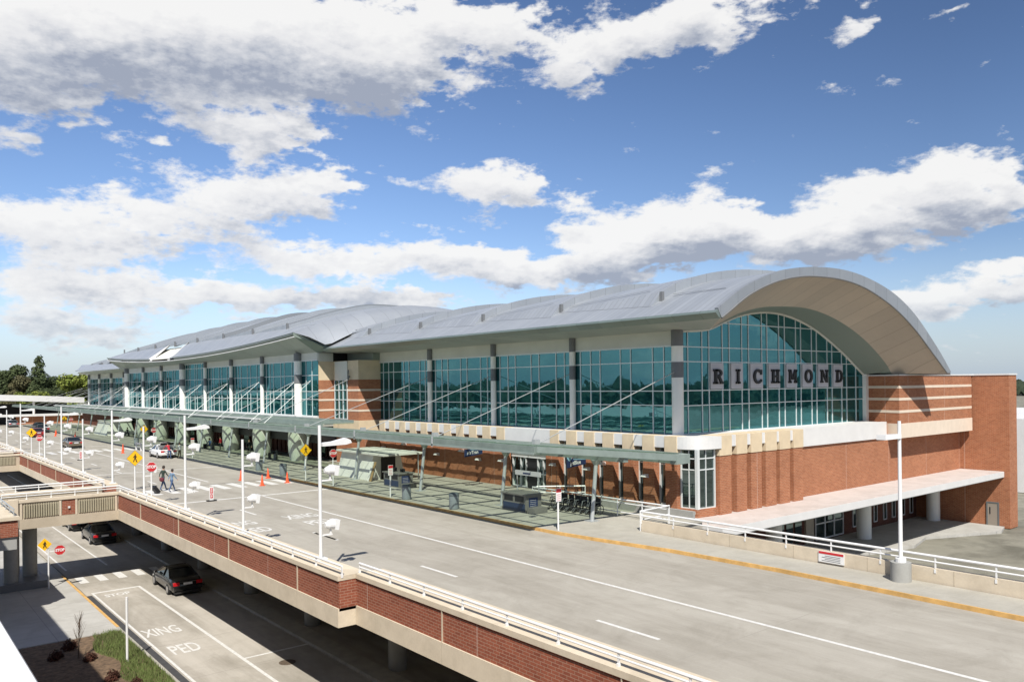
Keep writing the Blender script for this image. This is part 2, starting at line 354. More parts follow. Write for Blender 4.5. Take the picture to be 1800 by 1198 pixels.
M['darkgrey'] = mat('dark_grey_metal', (0.12, 0.13, 0.135), 0.5)
M['roof'] = seam_metal('roof_metal', (0.415, 0.44, 0.465), 1, 0.46, 0.10, 0.62)
M['roofpanel'] = seam_metal('roof_panel', (0.42, 0.445, 0.47), 0, 1.55, 0.018, 0.45)
M['rimp'] = seam_metal('rim_panel', (0.35, 0.37, 0.39), 0, 1.6, 0.02, 0.5)
M['fascia'] = seam_metal('fascia_metal', (0.20, 0.25, 0.23), 1, 1.9, 0.02, 0.6, rough=0.3)
M['soffit'] = seam_metal('soffit_panel', (0.50, 0.43, 0.34), 0, 1.45, 0.03, 0.55, rough=0.5, metal=0.0)
M['soffity'] = seam_metal('eave_soffit_panel', (0.46, 0.47, 0.43), 1, 2.3, 0.012, 0.7, rough=0.45, metal=0.1)
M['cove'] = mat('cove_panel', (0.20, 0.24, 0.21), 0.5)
M['glass'] = glass_mirror('teal_glass', (0.14, 0.34, 0.375), (0.010, 0.085, 0.092), 0.62, 0.004)
M['clearglass'] = glass_mirror('door_glass', (0.35, 0.45, 0.45), (0.008, 0.012, 0.012), 0.4, 0.004)
M['pgrey'] = mat('sign_panel_grey', (0.50, 0.49, 0.51), 0.5)
M['black'] = mat('black', (0.012, 0.012, 0.014), 0.5)
M['canopyg'] = canopy_glass('canopy_glass'); M['gutter'] = mat('gutter_steel', (0.19, 0.235, 0.21), 0.45, 0.2, var=0.18, vscale=1.2)
M['canopym'] = mat('canopy_steel', (0.235, 0.285, 0.26), 0.45, 0.1, var=0.12, vscale=1.5)
M['postm'] = mat('post_steel', (0.42, 0.44, 0.44), 0.4, 0.3, var=0.05)
M['egg'] = mat('egg_column_concrete', (0.66, 0.65, 0.60), 0.7, var=0.06, vscale=0.8)
M['colwhite'] = mat('column_white', (0.80, 0.785, 0.73), 0.45, var=0.03)
M['navy'] = mat('navy_sign', (0.02, 0.035, 0.10), 0.4)
M['skyblue'] = mat('pale_blue', (0.25, 0.45, 0.55), 0.5)
M['red'] = mat('sign_red', (0.50, 0.02, 0.025), 0.4)
M['signyel'] = mat('sign_yellow', (0.85, 0.47, 0.01), 0.4)
M['orange'] = mat('cone_orange', (0.80, 0.10, 0.03), 0.5)
M['bin'] = mat('bin_grey', (0.22, 0.25, 0.27), 0.5, var=0.06)
M['binlid'] = mat('bin_lid', (0.10, 0.115, 0.125), 0.5)
M['rubber'] = mat('rubber', (0.02, 0.02, 0.02), 0.8)
M['rim'] = mat('wheel_rim', (0.55, 0.55, 0.56), 0.3, 0.8)
M['taillight'] = mat('tail_lens', (0.45, 0.01, 0.015), 0.2)
M['carglass'] = mat('car_glass', (0.012, 0.016, 0.018), 0.05, 0.0, 1.0)
M['plate'] = mat('number_plate', (0.6, 0.6, 0.62), 0.5)
M['chrome'] = mat('chrome', (0.6, 0.6, 0.6), 0.15, 1.0)
M['kiosk'] = mat('kiosk_grey', (0.17, 0.165, 0.15), 0.5, var=0.08)
M['kioskblue'] = mat('kiosk_blue', (0.022, 0.04, 0.09), 0.4)
M['skin'] = mat('skin', (0.50, 0.30, 0.21), 0.6)
M['hair'] = mat('dark_hair', (0.03, 0.02, 0.015), 0.7)
M['wood'] = mat('plywood', (0.30, 0.20, 0.09), 0.8, var=0.15, vscale=6)
M['bark'] = mat('bark', (0.09, 0.065, 0.045), 0.9, var=0.3, vscale=8)
M['doorgrey'] = mat('door_taupe', (0.27, 0.23, 0.19), 0.6)
M['louver'] = seam_metal('louver_grey', (0.36, 0.37, 0.36), 2, 0.5, 0.3, 0.4)
def car_paint(name, c, metal=0.3):
    m = mat(name, c, 0.25, metal); b = m.node_tree.nodes['Principled BSDF']
    b.inputs['Coat Weight'].default_value = 0.8; b.inputs['Coat Roughness'].default_value = 0.05
    return m
def leaf_mat(name, c1, c2):
    m = bpy.data.materials.new(name); m.use_nodes = True; T = NT(m.node_tree); b = m.node_tree.nodes['Principled BSDF']
    g = T.n('ShaderNodeNewGeometry'); wn = T.n('ShaderNodeTexWhiteNoise'); wn.noise_dimensions = '3D'
    tcn = T.n('ShaderNodeTexCoord'); f = T.noise(tcn.outputs['Object'], 0.5, 5, 0.6)
    T.l(T.ramp(f, [(0.3, c1), (0.7, c2)]), b.inputs['Base Color']); b.inputs['Roughness'].default_value = 0.8
    b.inputs['Specular IOR Level'].default_value = 0.15
    return m
M['pine'] = leaf_mat('pine_leaves', (0.035, 0.05, 0.022), (0.075, 0.095, 0.04))
M['olive'] = leaf_mat('brownish_leaves', (0.07, 0.07, 0.035), (0.12, 0.11, 0.055))
M['spring'] = leaf_mat('spring_leaves', (0.10, 0.14, 0.025), (0.20, 0.22, 0.05))
M['farwood'] = leaf_mat('far_wood_leaves', (0.02, 0.032, 0.022), (0.045, 0.06, 0.035))
M['grass'] = leaf_mat('grass_blades', (0.10, 0.115, 0.045), (0.15, 0.20, 0.06))
M['mulch'] = mat('mulch', (0.13, 0.085, 0.05), 0.95, var=0.55, vscale=5, bump=1.0, bscale=11)

ZL = -5.0

# ================================================================ the setting
def struct(mb, name, m, **k):
    o = mb.build(name, m, **k); o['kind'] = 'structure'; return o

struct(MB().poly([(-2500, -2500, ZL - 0.06), (2500, -2500, ZL - 0.06), (2500, 3500, ZL - 0.06), (-2500, 3500, ZL - 0.06)]), 'ground', M['ground'])
# lower road, its pavement and planting bed
struct(MB().prism([(10.62, -40), (31.5, -40), (31.5, 330), (10.62, 330)], ZL - 0.05, ZL), 'lower_road', M['lowroad'])
struct(MB().prism([(4.0, 45.0), (10.28, 45.0), (10.28, 330), (4.0, 330)], ZL - 0.04, ZL + 0.14), 'lower_pavement', M['pave'])
struct(MB().prism([(10.28, -40), (10.42, -40), (10.42, 330), (10.28, 330)], ZL - 0.04, ZL + 0.15), 'kerb', M['kerb'])
struct(MB().prism([(10.28, 45.6), (10.43, 45.6), (10.43, 60.6), (10.28, 60.6)], ZL + 0.151, ZL + 0.156), 'kerb_paint', M['yellow'])
struct(MB().prism([(10.42, -40), (10.86, -40), (10.86, 54.2), (10.42, 54.2)], ZL - 0.03, ZL + 0.006), 'gutter', M['asphalt'])
struct(MB().prism([(4.0, -40), (10.28, -40), (10.28, 45.0), (4.0, 45.0)], ZL - 0.04, ZL + 0.10), 'planting_bed', M['mulch'])
struct(MB().prism([(16.9, 26), (17.9, 26), (17.9, 140), (16.9, 140)], ZL, ZL + 0.15), 'median', M['kerb'])

# upper road deck and kerbside pavement
struct(MB().prism([(13.9, -40), (30.55, -40), (30.55, 27.2), (35.58, 27.2), (35.58, 29.6), (39.0, 29.6), (39.0, 330), (13.2, 330), (13.2, 26.2), (13.9, 26.2)], -0.82, 0.0), 'upper_road', M['road'])
swpts = [(28.2, -40), (30.45, -40), (30.45, 27.1), (35.5, 27.1), (35.5, 29.0), (37.9, 29.0), (37.9, 260), (27.3, 260), (27.25, 30.0), (27.5, 27.5), (28.1, 23.2), (28.35, 18), (28.2, 9)]
struct(MB().prism(swpts, 0.0, 0.15), 'pavement', M['walk'])
yk = MB(); line = [(28.2, -40), (28.2, 9), (28.35, 18), (28.1, 23.2), (27.5, 27.5), (27.25, 30), (27.25, 62), ]
for (x0, y0), (x1, y1) in zip(line[:-1], line[1:]):
    yk.add([(x0 - .01, y0, 0.002), (x1 - .01, y1, 0.002), (x1 - .01, y1, .158), (x0 - .01, y0, .158), (x0 + .07, y0, 0.002), (x1 + .07, y1, 0.002), (x1 + .07, y1, .158), (x0 + .07, y0, .158)],
           [(0, 1, 2, 3), (3, 2, 6, 7), (4, 5, 6, 7)])
struct(yk, 'kerb_edge', M['yellow'])
gk = MB(); gk.box(27.22, 27.42, 62, 260, 0.002, .158); struct(gk, 'kerb_edge_grey', M['kerb'])
# dark expansion joint across the deck
struct(MB().box(13.2, 27.2, 63.95, 64.05, 0.001, 0.005), 'expansion_joint', M['black'])

# painted markings
def text_me(s, size, width=None, bold=0.0, depth=0.0):
    cu = bpy.data.curves.new('lettering', 'FONT'); cu.body = s; cu.size = size; cu.align_x = 'CENTER'; cu.align_y = 'CENTER'
    cu.offset = bold; cu.extrude = depth; cu.resolution_u = 3
    o = bpy.data.objects.new('lettering', cu); col.objects.link(o)
    dg = bpy.context.evaluated_depsgraph_get(); me = bpy.data.meshes.new_from_object(o.evaluated_get(dg))
    bpy.data.objects.remove(o); bpy.data.curves.remove(cu)
    return me
def text_mb(s, size, M4, wscale=1.0, bold=0.0, depth=0.0):
    me = text_me(s, size, bold=bold, depth=depth); mb = MB()
    vs = [M4 @ Vector((v.co.x * wscale, v.co.y, v.co.z)) for v in me.vertices]
    mb.add(vs, [tuple(p.vertices) for p in me.polygons]); bpy.data.meshes.remove(me); return mb
def M_plane(o, ux, uy):
    ux = Vector(ux).normalized(); uy = Vector(uy).normalized(); uz = ux.cross(uy)
    return Matrix.Translation(Vector(o)) @ Matrix((ux, uy, uz)).transposed().to_4x4()
Z1 = 0.006
mk = MB()
def strip(mb, x0, x1, y0, y1, z): mb.box(x0, x1, y0, y1, z - 0.004, z)
strip(mk, 21.80, 21.95, -40, 54.7, Z1); strip(mk, 21.80, 21.95, 66, 106, Z1); strip(mk, 21.80, 21.95, 116, 300, Z1)
y = -5.2
while y < 290:
    if not (50 < y < 66 or 100 < y < 116): strip(mk, 18.24, 18.38, y, y + 2.6, Z1)
    y += 10.4
for y in (36.2, ): strip(mk, 18.24, 18.38, y, y + 2.6, Z1)
strip(mk, 15.1, 27.0, 54.75, 55.05, Z1); strip(mk, 14.4, 27.0, 78.2, 78.45, Z1 ); strip(mk, 15, 26.9, 118.5, 118.8, Z1)
struct(mk, 'lane_marking', M['marking'])
cw = MB()
for k in range(10): strip(cw, 15.0 + 1.24 * k, 15.62 + 1.24 * k, 60.4, 63.8, Z1)
for k in range(10): strip(cw, 15.0 + 1.24 * k, 15.62 + 1.24 * k, 107.5, 112.0, Z1)
struct(cw, 'crosswalk', M['marking'])
wm = MB()
for s, cx, cy, wdt, hgt in (('XING', 20.1, 44.35, 1.75, 1.5), ('PED', 20.0, 41.75, 1.5, 1.3), ('XING', 16.3, 44.3, 1.6, 1.5), ('PED', 16.4, 41.7, 1.45, 1.3)):
    t = text_mb(s, 2.0, M_plane((cx, cy, Z1), (1, 0, 0), (0, 1, 0)), 0.40 if s == 'XING' else 0.42, 0.035)
    wm.add(t.v, t.f)
struct(wm, 'road_lettering', M['marking'], fix=False)
lm = MB(); zl = ZL + 0.006
strip(lm, 10.95, 11.07, -40, 54.6, zl); strip(lm, 13.62, 13.78, -40, 54.6, zl); strip(lm, 10.95, 13.78, 54.6, 54.85, zl)
strip(lm, 13.78, 16.9, 36.7, 36.85, zl); strip(lm, 13.55, 13.68, 62.9, 200, zl); strip(lm, 10.95, 11.07, 62.9, 200, zl)
struct(lm, 'lower_lane_marking', M['marking'])
lw = MB()
for k in range(6): strip(lw, 10.98 + 1.16 * k, 11.5 + 1.16 * k, 58.0, 60.0, zl)
struct(lw, 'lower_crosswalk', M['marking'])
lt = MB()
for s, cx, cy, sz, ws in (('STOP', 12.15, 53.45, 0.95, 0.62), ('XING', 12.05, 43.75, 2.0, 0.36), ('PED', 12.1, 40.1, 2.1, 0.38)):
    t = text_mb(s, sz, M_plane((cx, cy, zl), (1, 0, 0), (0, 1, 0)), ws, 0.03); lt.add(t.v, t.f)
struct(lt, 'lower_road_lettering', M['marking'], fix=False)
# old tyre and oil stains, long irregular patches of dark grit
mh = MB(); mh.disc((15.07, 34.96, ZL), (0, 0, 1), 0.38, 20, 0.008)
tag(mh.build('manhole_cover', M['bark']), 'round rusty manhole cover set in the lower roadway', 'manhole cover')

# ================================================================ viaduct edge
def railing(e, pts, ztop, zbot, every=2.0, r=0.035, bracket=True, mids=(0.5,), m=None):
    """white two-rail handrail, one mesh for rails and one per run of posts"""
    m = m or M['paintwhite']
    rb = MB(); P3 = [Vector((x, y, ztop)) for x, y in pts]
    rb.path(P3, r * 1.25)
    for f in mids:
        z = zbot + (ztop - zbot) * f; rb.path([Vector((x, y, z)) for x, y in pts], r * 0.8)
    rb.build('rail', m, e)
    src = None
    for a, b in zip(P3[:-1], P3[1:]):
        L = (b - a).length; n = max(1, round(L / every))
        for i in range(n + 1):
            p = a + (b - a) * i / n
            if p.y < -2 or p.y > 240: continue
            if src is None:
                pb = MB().box(p.x - .02, p.x + .02, p.y - .025, p.y + .025, zbot, ztop)
                if bracket: pb.box(p.x - .05, p.x + .03, p.y - .035, p.y + .035, zbot - .14, zbot)
                src = pb.build('post', m, e); p0 = p.copy()
            else:
                c = src.copy(); col.objects.link(c); c.parent = e; c.matrix_parent_inverse = src.matrix_parent_inverse.copy(); c.location = (p - p0)

def parapet(name, label, x, y0, y1, tx, joint=7.5):
    e = empty(name, (x, (y0 + y1) / 2, -0.84), label, 'parapet wall', 'brick faced parapets of the upper road')
    MB().box(x, x + 1.0, y0, y1, -0.40, 0.69).build('wall', M['brick_road'], e)
    MB().box(x - .06, x + 1.1, y0 - .02, y1 + .02, 0.69, 0.86).build('coping', M['cream'], e)
    MB().box(x - .05, x + 0.7, y0, y1, -0.98, -0.30).build('edge_beam', M['cream'], e)
    jb = MB(); y = y1 - 5.5
    while y > y0 + 2:
        jb.box(x - .052, x + .2, y, y + .022, -0.97, 0.688); y -= joint
    jb.build('joint', M['beige'], e)
    e2 = empty('handrail', (x + .15, (y0 + y1) / 2, .86), tx, 'railing', 'white handrails along the upper road')
    railing(e2, [(x + .12, y0), (x + .12, y1)], 1.2, .93, 2.1)
    return e
parapet('parapet_wall', 'brick and cream parapet nearest the camera, right of the step in the wall', 13.85, -40, 25.93, 'white handrail on the nearest parapet right of its step')
parapet('parapet_wall', 'long brick and cream parapet between the step and the footbridge with the fluted panels', 13.15, 25.95, 57.4, 'white handrail between the parapet step and the footbridge')
parapet('parapet_wall', 'brick parapet beyond the fluted footbridge, up to the farther footbridge', 13.15, 62.3, 99.6, 'white handrail beyond the fluted footbridge')
parapet('parapet_wall', 'farthest stretch of brick parapet past the second footbridge', 13.15, 104.5, 330, 'farthest white handrail past the second footbridge')

def column(x, y, z0, z1, r, name, label, group, m=None, foot=None):
    e = MB().tube((0, 0, 0), (0, 0, z1 - z0), r, 20).build(name, m or M['greycon'], smooth=True)
    e.location = (x, y, z0); tag(e, label, 'column', group); return e
ys = [22.2, 30.9, 39.6, 48.2, 56.9, 65.6, 74.3, 83.0, 91.7, 100.4, 109.1, 117.8]
words = ['first', 'second', 'third', 'fourth', 'fifth', 'sixth', 'seventh', 'eighth', 'ninth', 'tenth', 'eleventh', 'twelfth', 'thirteenth', 'fourteenth', 'fifteenth']
for i, y in enumerate(ys):
    column(18.5, y, ZL, -0.82, 0.42, 'support_column', 'round concrete column in the shade under the upper road, %s from the right' % words[i], 'columns under the upper road')
for i, y in enumerate(range(24, 120, 12)):
    column(27.5, y, ZL, -0.82, 0.42, 'support_column', 'back row concrete column deep under the upper road, %s from the right' % words[i], 'columns under the upper road')
# edge girders below the deck
gb = MB(); gb.box(15.5, 16.3, -40, 330, -1.6, -0.83); gb.box(24, 24.8, -40, 330, -1.6, -0.83)
tag(gb.build('deck_girder', M['greycon']), 'long dark girders under the upper road deck', 'girder')
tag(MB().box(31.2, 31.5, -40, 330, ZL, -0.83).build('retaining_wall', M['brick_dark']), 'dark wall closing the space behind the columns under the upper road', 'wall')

# ---- footbridges from the left
def bridge(y0, y1, xl, xr, label, detail=True):
    e = empty('footbridge', ((xl + xr) / 2, (y0 + y1) / 2, -0.95), label, 'footbridge', 'footbridges joining the upper road')
    MB().box(xl, xr, y0 + .3, y1 - .3, -0.75, -0.002).build('deck', M['pave'], e)
    for yy, s in ((y0, 1), (y1, -1)):
        MB().box(xl, xr - .001, yy, yy + s * .5, -0.98, -0.36).build('edge_beam', M['beige'], e)
        MB().box(xl, xr - .001, yy + s * .06, yy + s * .36, -0.36, 0.66).build('wall', M['beige'], e)
        MB().box(xl, xr - .001, yy - s * .04, yy + s * .5, 0.66, 0.84).build('coping', M['cream'], e)
    return e
b1 = bridge(57.35, 62.3, -6, 13.14, 'near footbridge with fluted beige panels and a small brick square')
fl = MB()
def flutes(x0, x1, y, z0, z1):
    n = int((x1 - x0) / 0.13)
    for i in range(n):
        a = x0 + (x1 - x0) * i / n; fl.box(a, a + 0.07, y - .05, y + .07, z0, z1)
flutes(7.75, 9.72, 57.36, -.28, .56); fl.build('fluted_panel', M['flute'], b1); fl = MB(); flutes(10.8, 12.95, 57.36, -.28, .56)
fl.build('fluted_panel', M['flute'], b1)
MB().box(9.86, 10.62, 57.385, 57.5, -.32, .6).build('brick_panel', M['brick_road'], b1)
MB().box(10.18, 10.3, 57.30, 57.38, .08, .2).build('lamp', M['white'], b1)
fr = MB()
for x in (7.6, 9.75, 10.66, 13.0): fr.box(x - .06, x + .06, 57.345, 57.45, -.36, .64)
fr.build('frame', M['cream'], b1)
MB().box(6.95, 7.45, 57.27, 57.7, -1.25, .9).build('end_block', M['cream'], b1)
for yy, lb in ((57.55, 'white handrail on the near side of the fluted footbridge'), (62.1, 'white handrail on the far side of the fluted footbridge')):
    e2 = empty('handrail', (10, yy, .84), lb, 'railing', 'white handrails along the footbridges'); railing(e2, [(6.6, yy), (13.3, yy)], 1.22, .9, 1.35)
b2 = bridge(99.6, 104.4, -10, 13.14, 'farther beige footbridge near the left edge of the picture')
fl = MB(); flutes(8.0, 12.8, 99.61, -.28, .56); fl.build('fluted_panel', M['flute'], b2)
for yy, lb in ((99.8, 'white handrail on the near side of the farther footbridge'), (104.2, 'white handrail on the far side of the farther footbridge')):
    e2 = empty('handrail', (10, yy, .84), lb, 'railing', 'white handrails along the footbridges'); railing(e2, [(3, yy), (13.3, yy)], 1.22, .9, 1.9)
# stair tower stub at the near end of the footbridge
e = empty('stair_landing', (3, 53.5, -1), 'dark brick stair landing at the left end of the near footbridge', 'stair landing')
MB().box(-6, 6.55, 50.5, 57.25, -0.30, .60).build('wall', M['brick_road'], e)
MB().box(-6.0, 6.62, 50.4, 57.26, .60, .78).build('coping', M['cream'], e)
MB().box(-6, 6.5, 50.6, 57.2, -1.0, -.301).build('beam', M['greycon'], e)
e2 = empty('handrail', (6.4, 54, .78), 'grey handrail on the stair landing at the left edge', 'railing'); railing(e2, [(6.4, 50.8), (6.4, 57.0)], 1.15, .82, 1.5, m=M['postm'])
for (x, y, r), wd in zip(((7.65, 61.6, .40), (8.45, 60.2, .42), (7.2, 58.6, .4)), ('left', 'right', 'leftmost')):
    column(x, y, ZL + .6, -0.98, r, 'bridge_column', 'thick grey column under the near footbridge, %s one of its cluster' % wd, 'columns under the near footbridge')
tag(MB().box(6.4, 9.1, 57.9, 62.4, ZL, ZL + .6).build('column_plinth', M['bandgrey']), 'dark square plinth under the footbridge columns', 'plinth')
for i, (x, y) in enumerate(((7.6, 102), (3.5, 102))):
    column(x, y, ZL, -0.98, .45, 'bridge_column', 'grey column under the farther footbridge, %s of the pair' % ('right' if i == 0 else 'left'), 'columns under the farther footbridge')

# ================================================================ terminal building
TB = empty('terminal_building', (50, 60, 0), 'long brick and teal glass airport terminal under a curved metal roof', 'terminal')
def interp(pts, n=None):
    """smooth curve through (x, z) pairs"""
    xs = [p[0] for p in pts]; zs = [p[1] for p in pts]; N = len(xs); d = []
    for i in range(N):
        a = max(0, i - 1); b = min(N - 1, i + 1); d.append((zs[b] - zs[a]) / (xs[b] - xs[a]))
    def f(x):
        x = min(max(x, xs[0]), xs[-1]); i = 0
        while i < N - 2 and x > xs[i + 1]: i += 1
        h = xs[i + 1] - xs[i]; t = (x - xs[i]) / h
        return (2*t**3 - 3*t**2 + 1)*zs[i] + (t**3 - 2*t**2 + t)*h*d[i] + (-2*t**3 + 3*t**2)*zs[i+1] + (t**3 - t**2)*h*d[i+1]
    return f
P = interp([(35, 11.45), (37.5, 12.62), (39.2, 13.32), (41.8, 14.0), (44.2, 14.42), (46.8, 14.68), (50.7, 14.78), (53.6, 14.25), (56.6, 13.3), (59.2, 12.1), (61.4, 10.8), (63.5, 9.4), (65.5, 8.1)])
def resample(pts, n):
    pts = [Vector(p) for p in pts]; L = [0]
    for a, b in zip(pts[:-1], pts[1:]): L.append(L[-1] + (b - a).length)
    cr = []
    fx = [interp([(L[i] + i * 1e-6, p[k]) for i, p in enumerate(pts)]) for k in range(3)]
    for i in range(n):
        t = L[-1] * i / (n - 1); cr.append(Vector((fx[0](t), fx[1](t), fx[2](t))))
    return cr
outer = [(34.97, 25.6, 11.45), (35.53, 25.61, 11.76), (36.86, 25.64, 12.47), (38.41, 25.67, 13.12), (40.87, 25.73, 13.86), (42.91, 25.77, 14.24), (45.07, 25.81, 14.48), (48.29, 25.86, 14.60), (51.23, 25.91, 14.40), (54.38, 25.96, 13.85), (56.62, 25.99, 13.20), (58.96, 26.02, 12.18), (61.41, 26.06, 10.72), (63.39, 26.08, 9.38), (65.02, 26.1, 8.12)]
inner = [(35.26, 25.6, 11.05), (36.1, 25.62, 11.50), (37.62, 25.66, 12.31), (39.2, 25.69, 12.93), (40.86, 25.73, 13.42), (42.9, 25.77, 13.81), (45.06, 25.81, 14.02), (48.28, 25.86, 14.06), (51.22, 25.91, 13.76), (54.36, 25.96, 13.01), (56.59, 25.99, 12.24), (58.93, 26.02, 11.17), (61.39, 26.06, 9.8), (64.29, 26.09, 8.12)]
fold = [(38.82,29,10.74),(40.22,29,11.31),(41.67,29,11.82),(43.36,29,12.2),(44.92,29,12.42),(48.38,29,12.58),(50.22,29,12.5),(52.06,29,12.24),(54.06,29,11.79),(56.15,29,11.13),(58.34,29,10.2),(60.62,29,8.93),(61.6,29,8.12)]
glassa = [(39.0,31.3,10.80),(41.73,31.3,11.02),(43.41,31.3,11.55),(44.97,31.3,12.0),(46.79,31.3,12.3),(48.48,31.3,12.42),(50.3,31.3,12.33),(52.2,31.3,12.02),(54.18,31.3,11.5),(56.15,31.3,10.75),(58.3,31.3,9.8),(60.54,31.3,8.64),(61.6,31.3,8.1)]
NR = 56
RO = resample(outer, NR); RI = resample(inner, NR); FO = resample(fold, NR); GA = resample(glassa, NR)
# roof, first field: from the rim back to the first step
e0 = 31.5
def P3(x, y, dz=0): return Vector((x, y, P(x) + dz))
XS = [37.5 + (65.5 - 37.5) * i / 55 for i in range(56)]
def field(y0, y1, dz0, dz1, PF=P, xs=XS, off=None):
    rows = []
    for k in range(7):
        t = k / 6; y = y0 + (y1 - y0) * t; dz = dz0 + (dz1 - dz0) * t
        rows.append([Vector((x, y, PF(x, y) + dz * min(1, max(0, (65.5 - x) / 6)) if off else P(x) + dz * min(1, max(0, (65.5 - x) / 6)))) for x in xs])
    return rows
rf = MB()
rows0 = []
for k in range(7):
    t = k / 6
    rows0.append([RO[j].lerp(Vector((35 + 30.5 * ((RO[j].x - 34.97) / 30.05), e0, P(35 + 30.5 * ((RO[j].x - 34.97) / 30.05)))), t) for j in range(NR)])
rf.grid(rows0, 0.12)
steps = [31.5, 40.4, 49.3, 58.2, 67.1, 76.0]
for a, b in zip(steps[:-1], steps[1:]):
    yb = min(b, 71.6)
    rf.grid(field(a, yb, 0.52, 0.02 if yb == b else 0.28), 0.1)
# eave strip in front of the steps
NX = [35 + 2.5 * i / 8 for i in range(9)]
rf.grid([[Vector((x, y, P(x))) for x in NX] for y in (31.5, 45, 60, 71.6)], 0.1)
rf.build('roof', M['roof'], TB, smooth=True)
rs = MB(); rs2 = MB()
for a in steps[:-1]:
    low = [Vector((x, a - .02, P(x) - .25)) for x in XS]; up = [Vector((x, a - .06, P(x) + 0.55 * min(1, max(0, (65.5 - x) / 6)))) for x in XS]
    rs.grid([low, up], 0.06, (0, 1, 0))
    # low side edge of the raised field
    yb = min(a + 8.9, 71.6)
    rs2.add([(36.55, a, P(36.55) + .015), (37.30, yb, P(37.3) + .015), (37.5, yb, P(37.5) + .03), (37.5, a, P(37.5) + .53), (37.5, a, P(37.5) - .1), (36.55, a, P(36.55) - .05)], [(0, 1, 2, 3), (0, 3, 4, 5)])
rs.build('roof_step', M['roofpanel'], TB); rs2.build('roof_step_flank', M['roof'], TB)
def roofpost(x, y, z0, z1, m=M['bandgrey']): return MB().extr([(x - .14, y - .22, z0), (x + .06, y - .22, z0), (x + .06, y - .22, z1 - .06), (x - .14, y - .22, z1 - .06)], (0, .2, 0)).build('roof_step_end', m, TB)
for a in steps[:-1]: roofpost(37.45, a, 12.35, 13.18)
# dark seam line at the break of slope
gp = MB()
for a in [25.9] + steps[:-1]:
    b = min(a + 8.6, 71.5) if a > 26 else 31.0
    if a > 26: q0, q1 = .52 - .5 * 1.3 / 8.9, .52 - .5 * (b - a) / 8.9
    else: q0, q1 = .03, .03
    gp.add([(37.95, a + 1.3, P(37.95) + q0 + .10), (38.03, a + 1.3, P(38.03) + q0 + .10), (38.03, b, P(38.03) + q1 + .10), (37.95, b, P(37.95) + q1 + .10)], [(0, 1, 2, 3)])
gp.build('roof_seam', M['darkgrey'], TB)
# rim band, soffit, cove
rim = MB(); RO2 = [p + Vector((0, -.04, 0.10)) for p in RO]; RI2 = [p + Vector((0, -.04, 0)) for p in RI]
rim.grid([RI2, RO2], 0.22, (0, 1, 0)); rim.build('roof_rim', M['rimp'], TB)
eg = MB(); 
for a, b in zip(RI2[:-1], RI2[1:]): eg.tube(a + Vector((0, -.02, -.02)), b + Vector((0, -.02, -.02)), .05, 6)
eg.build('rim_edge', M['bandgrey'], TB)
so_ = MB(); so_.grid([RI, [a.lerp(b, .5) for a, b in zip(RI, FO)], FO], 0.04, (0, 0, 1)); so_.build('soffit', M['soffit'], TB, smooth=True)
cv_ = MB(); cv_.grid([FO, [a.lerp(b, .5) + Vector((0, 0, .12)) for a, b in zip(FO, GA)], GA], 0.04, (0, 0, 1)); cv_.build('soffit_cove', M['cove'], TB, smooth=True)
ar = MB()
for a, b in zip(GA[:-1], GA[1:]): ar.tube(a + Vector((0, -.08, -.02)), b + Vector((0, -.08, -.02)), .085, 6)
ar.build('arch_trim', M['frieze'], TB)
# eave: fascia and flat soffit along the road side
fa = MB(); fa.extr([(34.9, 25.57, 11.44), (34.78, 25.57, 11.30), (35.2, 25.6, 11.0), (35.45, 25.6, 11.1), (35.4, 25.6, 11.5)], (0, 46.0, 0)); fa.build('fascia', M['fascia'], TB)
es = MB(); es.grid([[(35.25, 25.6, 11.04), (38.82, 29, 10.74)], [(35.25, 31.3, 11.04), (39.0, 31.3, 10.84)], [(35.25, 71.6, 11.04), (39.0, 71.6, 10.84)]], 0.04, (0, 0, 1)); es.build('eave_soffit', M['soffity'], TB)

# gable glass wall
gx0, gx1, gz0 = 39.0, 61.55, 4.38
def arc_z(x):
    for a, b in zip(GA[:-1], GA[1:]):
        if a.x <= x <= b.x: return a.z + (b.z - a.z) * (x - a.x) / (b.x - a.x)
    return GA[-1].z
MB().poly([(gx0, 31.3, gz0)] + [tuple(p) for p in GA] + [(gx1, 31.3, gz0)]).build('gable_glass', M['glass'], TB)
mu = MB(); mxs = [39.65, 41.06, 41.77, 43.18, 43.93, 45.31, 46.08, 47.61, 48.25, 49.69, 50.42, 51.85, 52.51, 53.96, 54.65, 56.12, 56.82, 58.24, 58.99, 60.4]
for x in mxs: mu.box(x - .03, x + .03, 31.25, 31.30, gz0, arc_z(x))
for z in (6.2, 7.13, 8.93, 9.85, 11.45):
    xs = [x for x in np.linspace(gx0, gx1, 400) if arc_z(x) > z]
    mu.box(xs[0], xs[-1], 31.255, 31.31, z - .03, z + .03)
mu.box(gx0, gx1, 31.18, 31.32, gz0, gz0 + .1)
mu.build('mullions', M['mull'], TB)
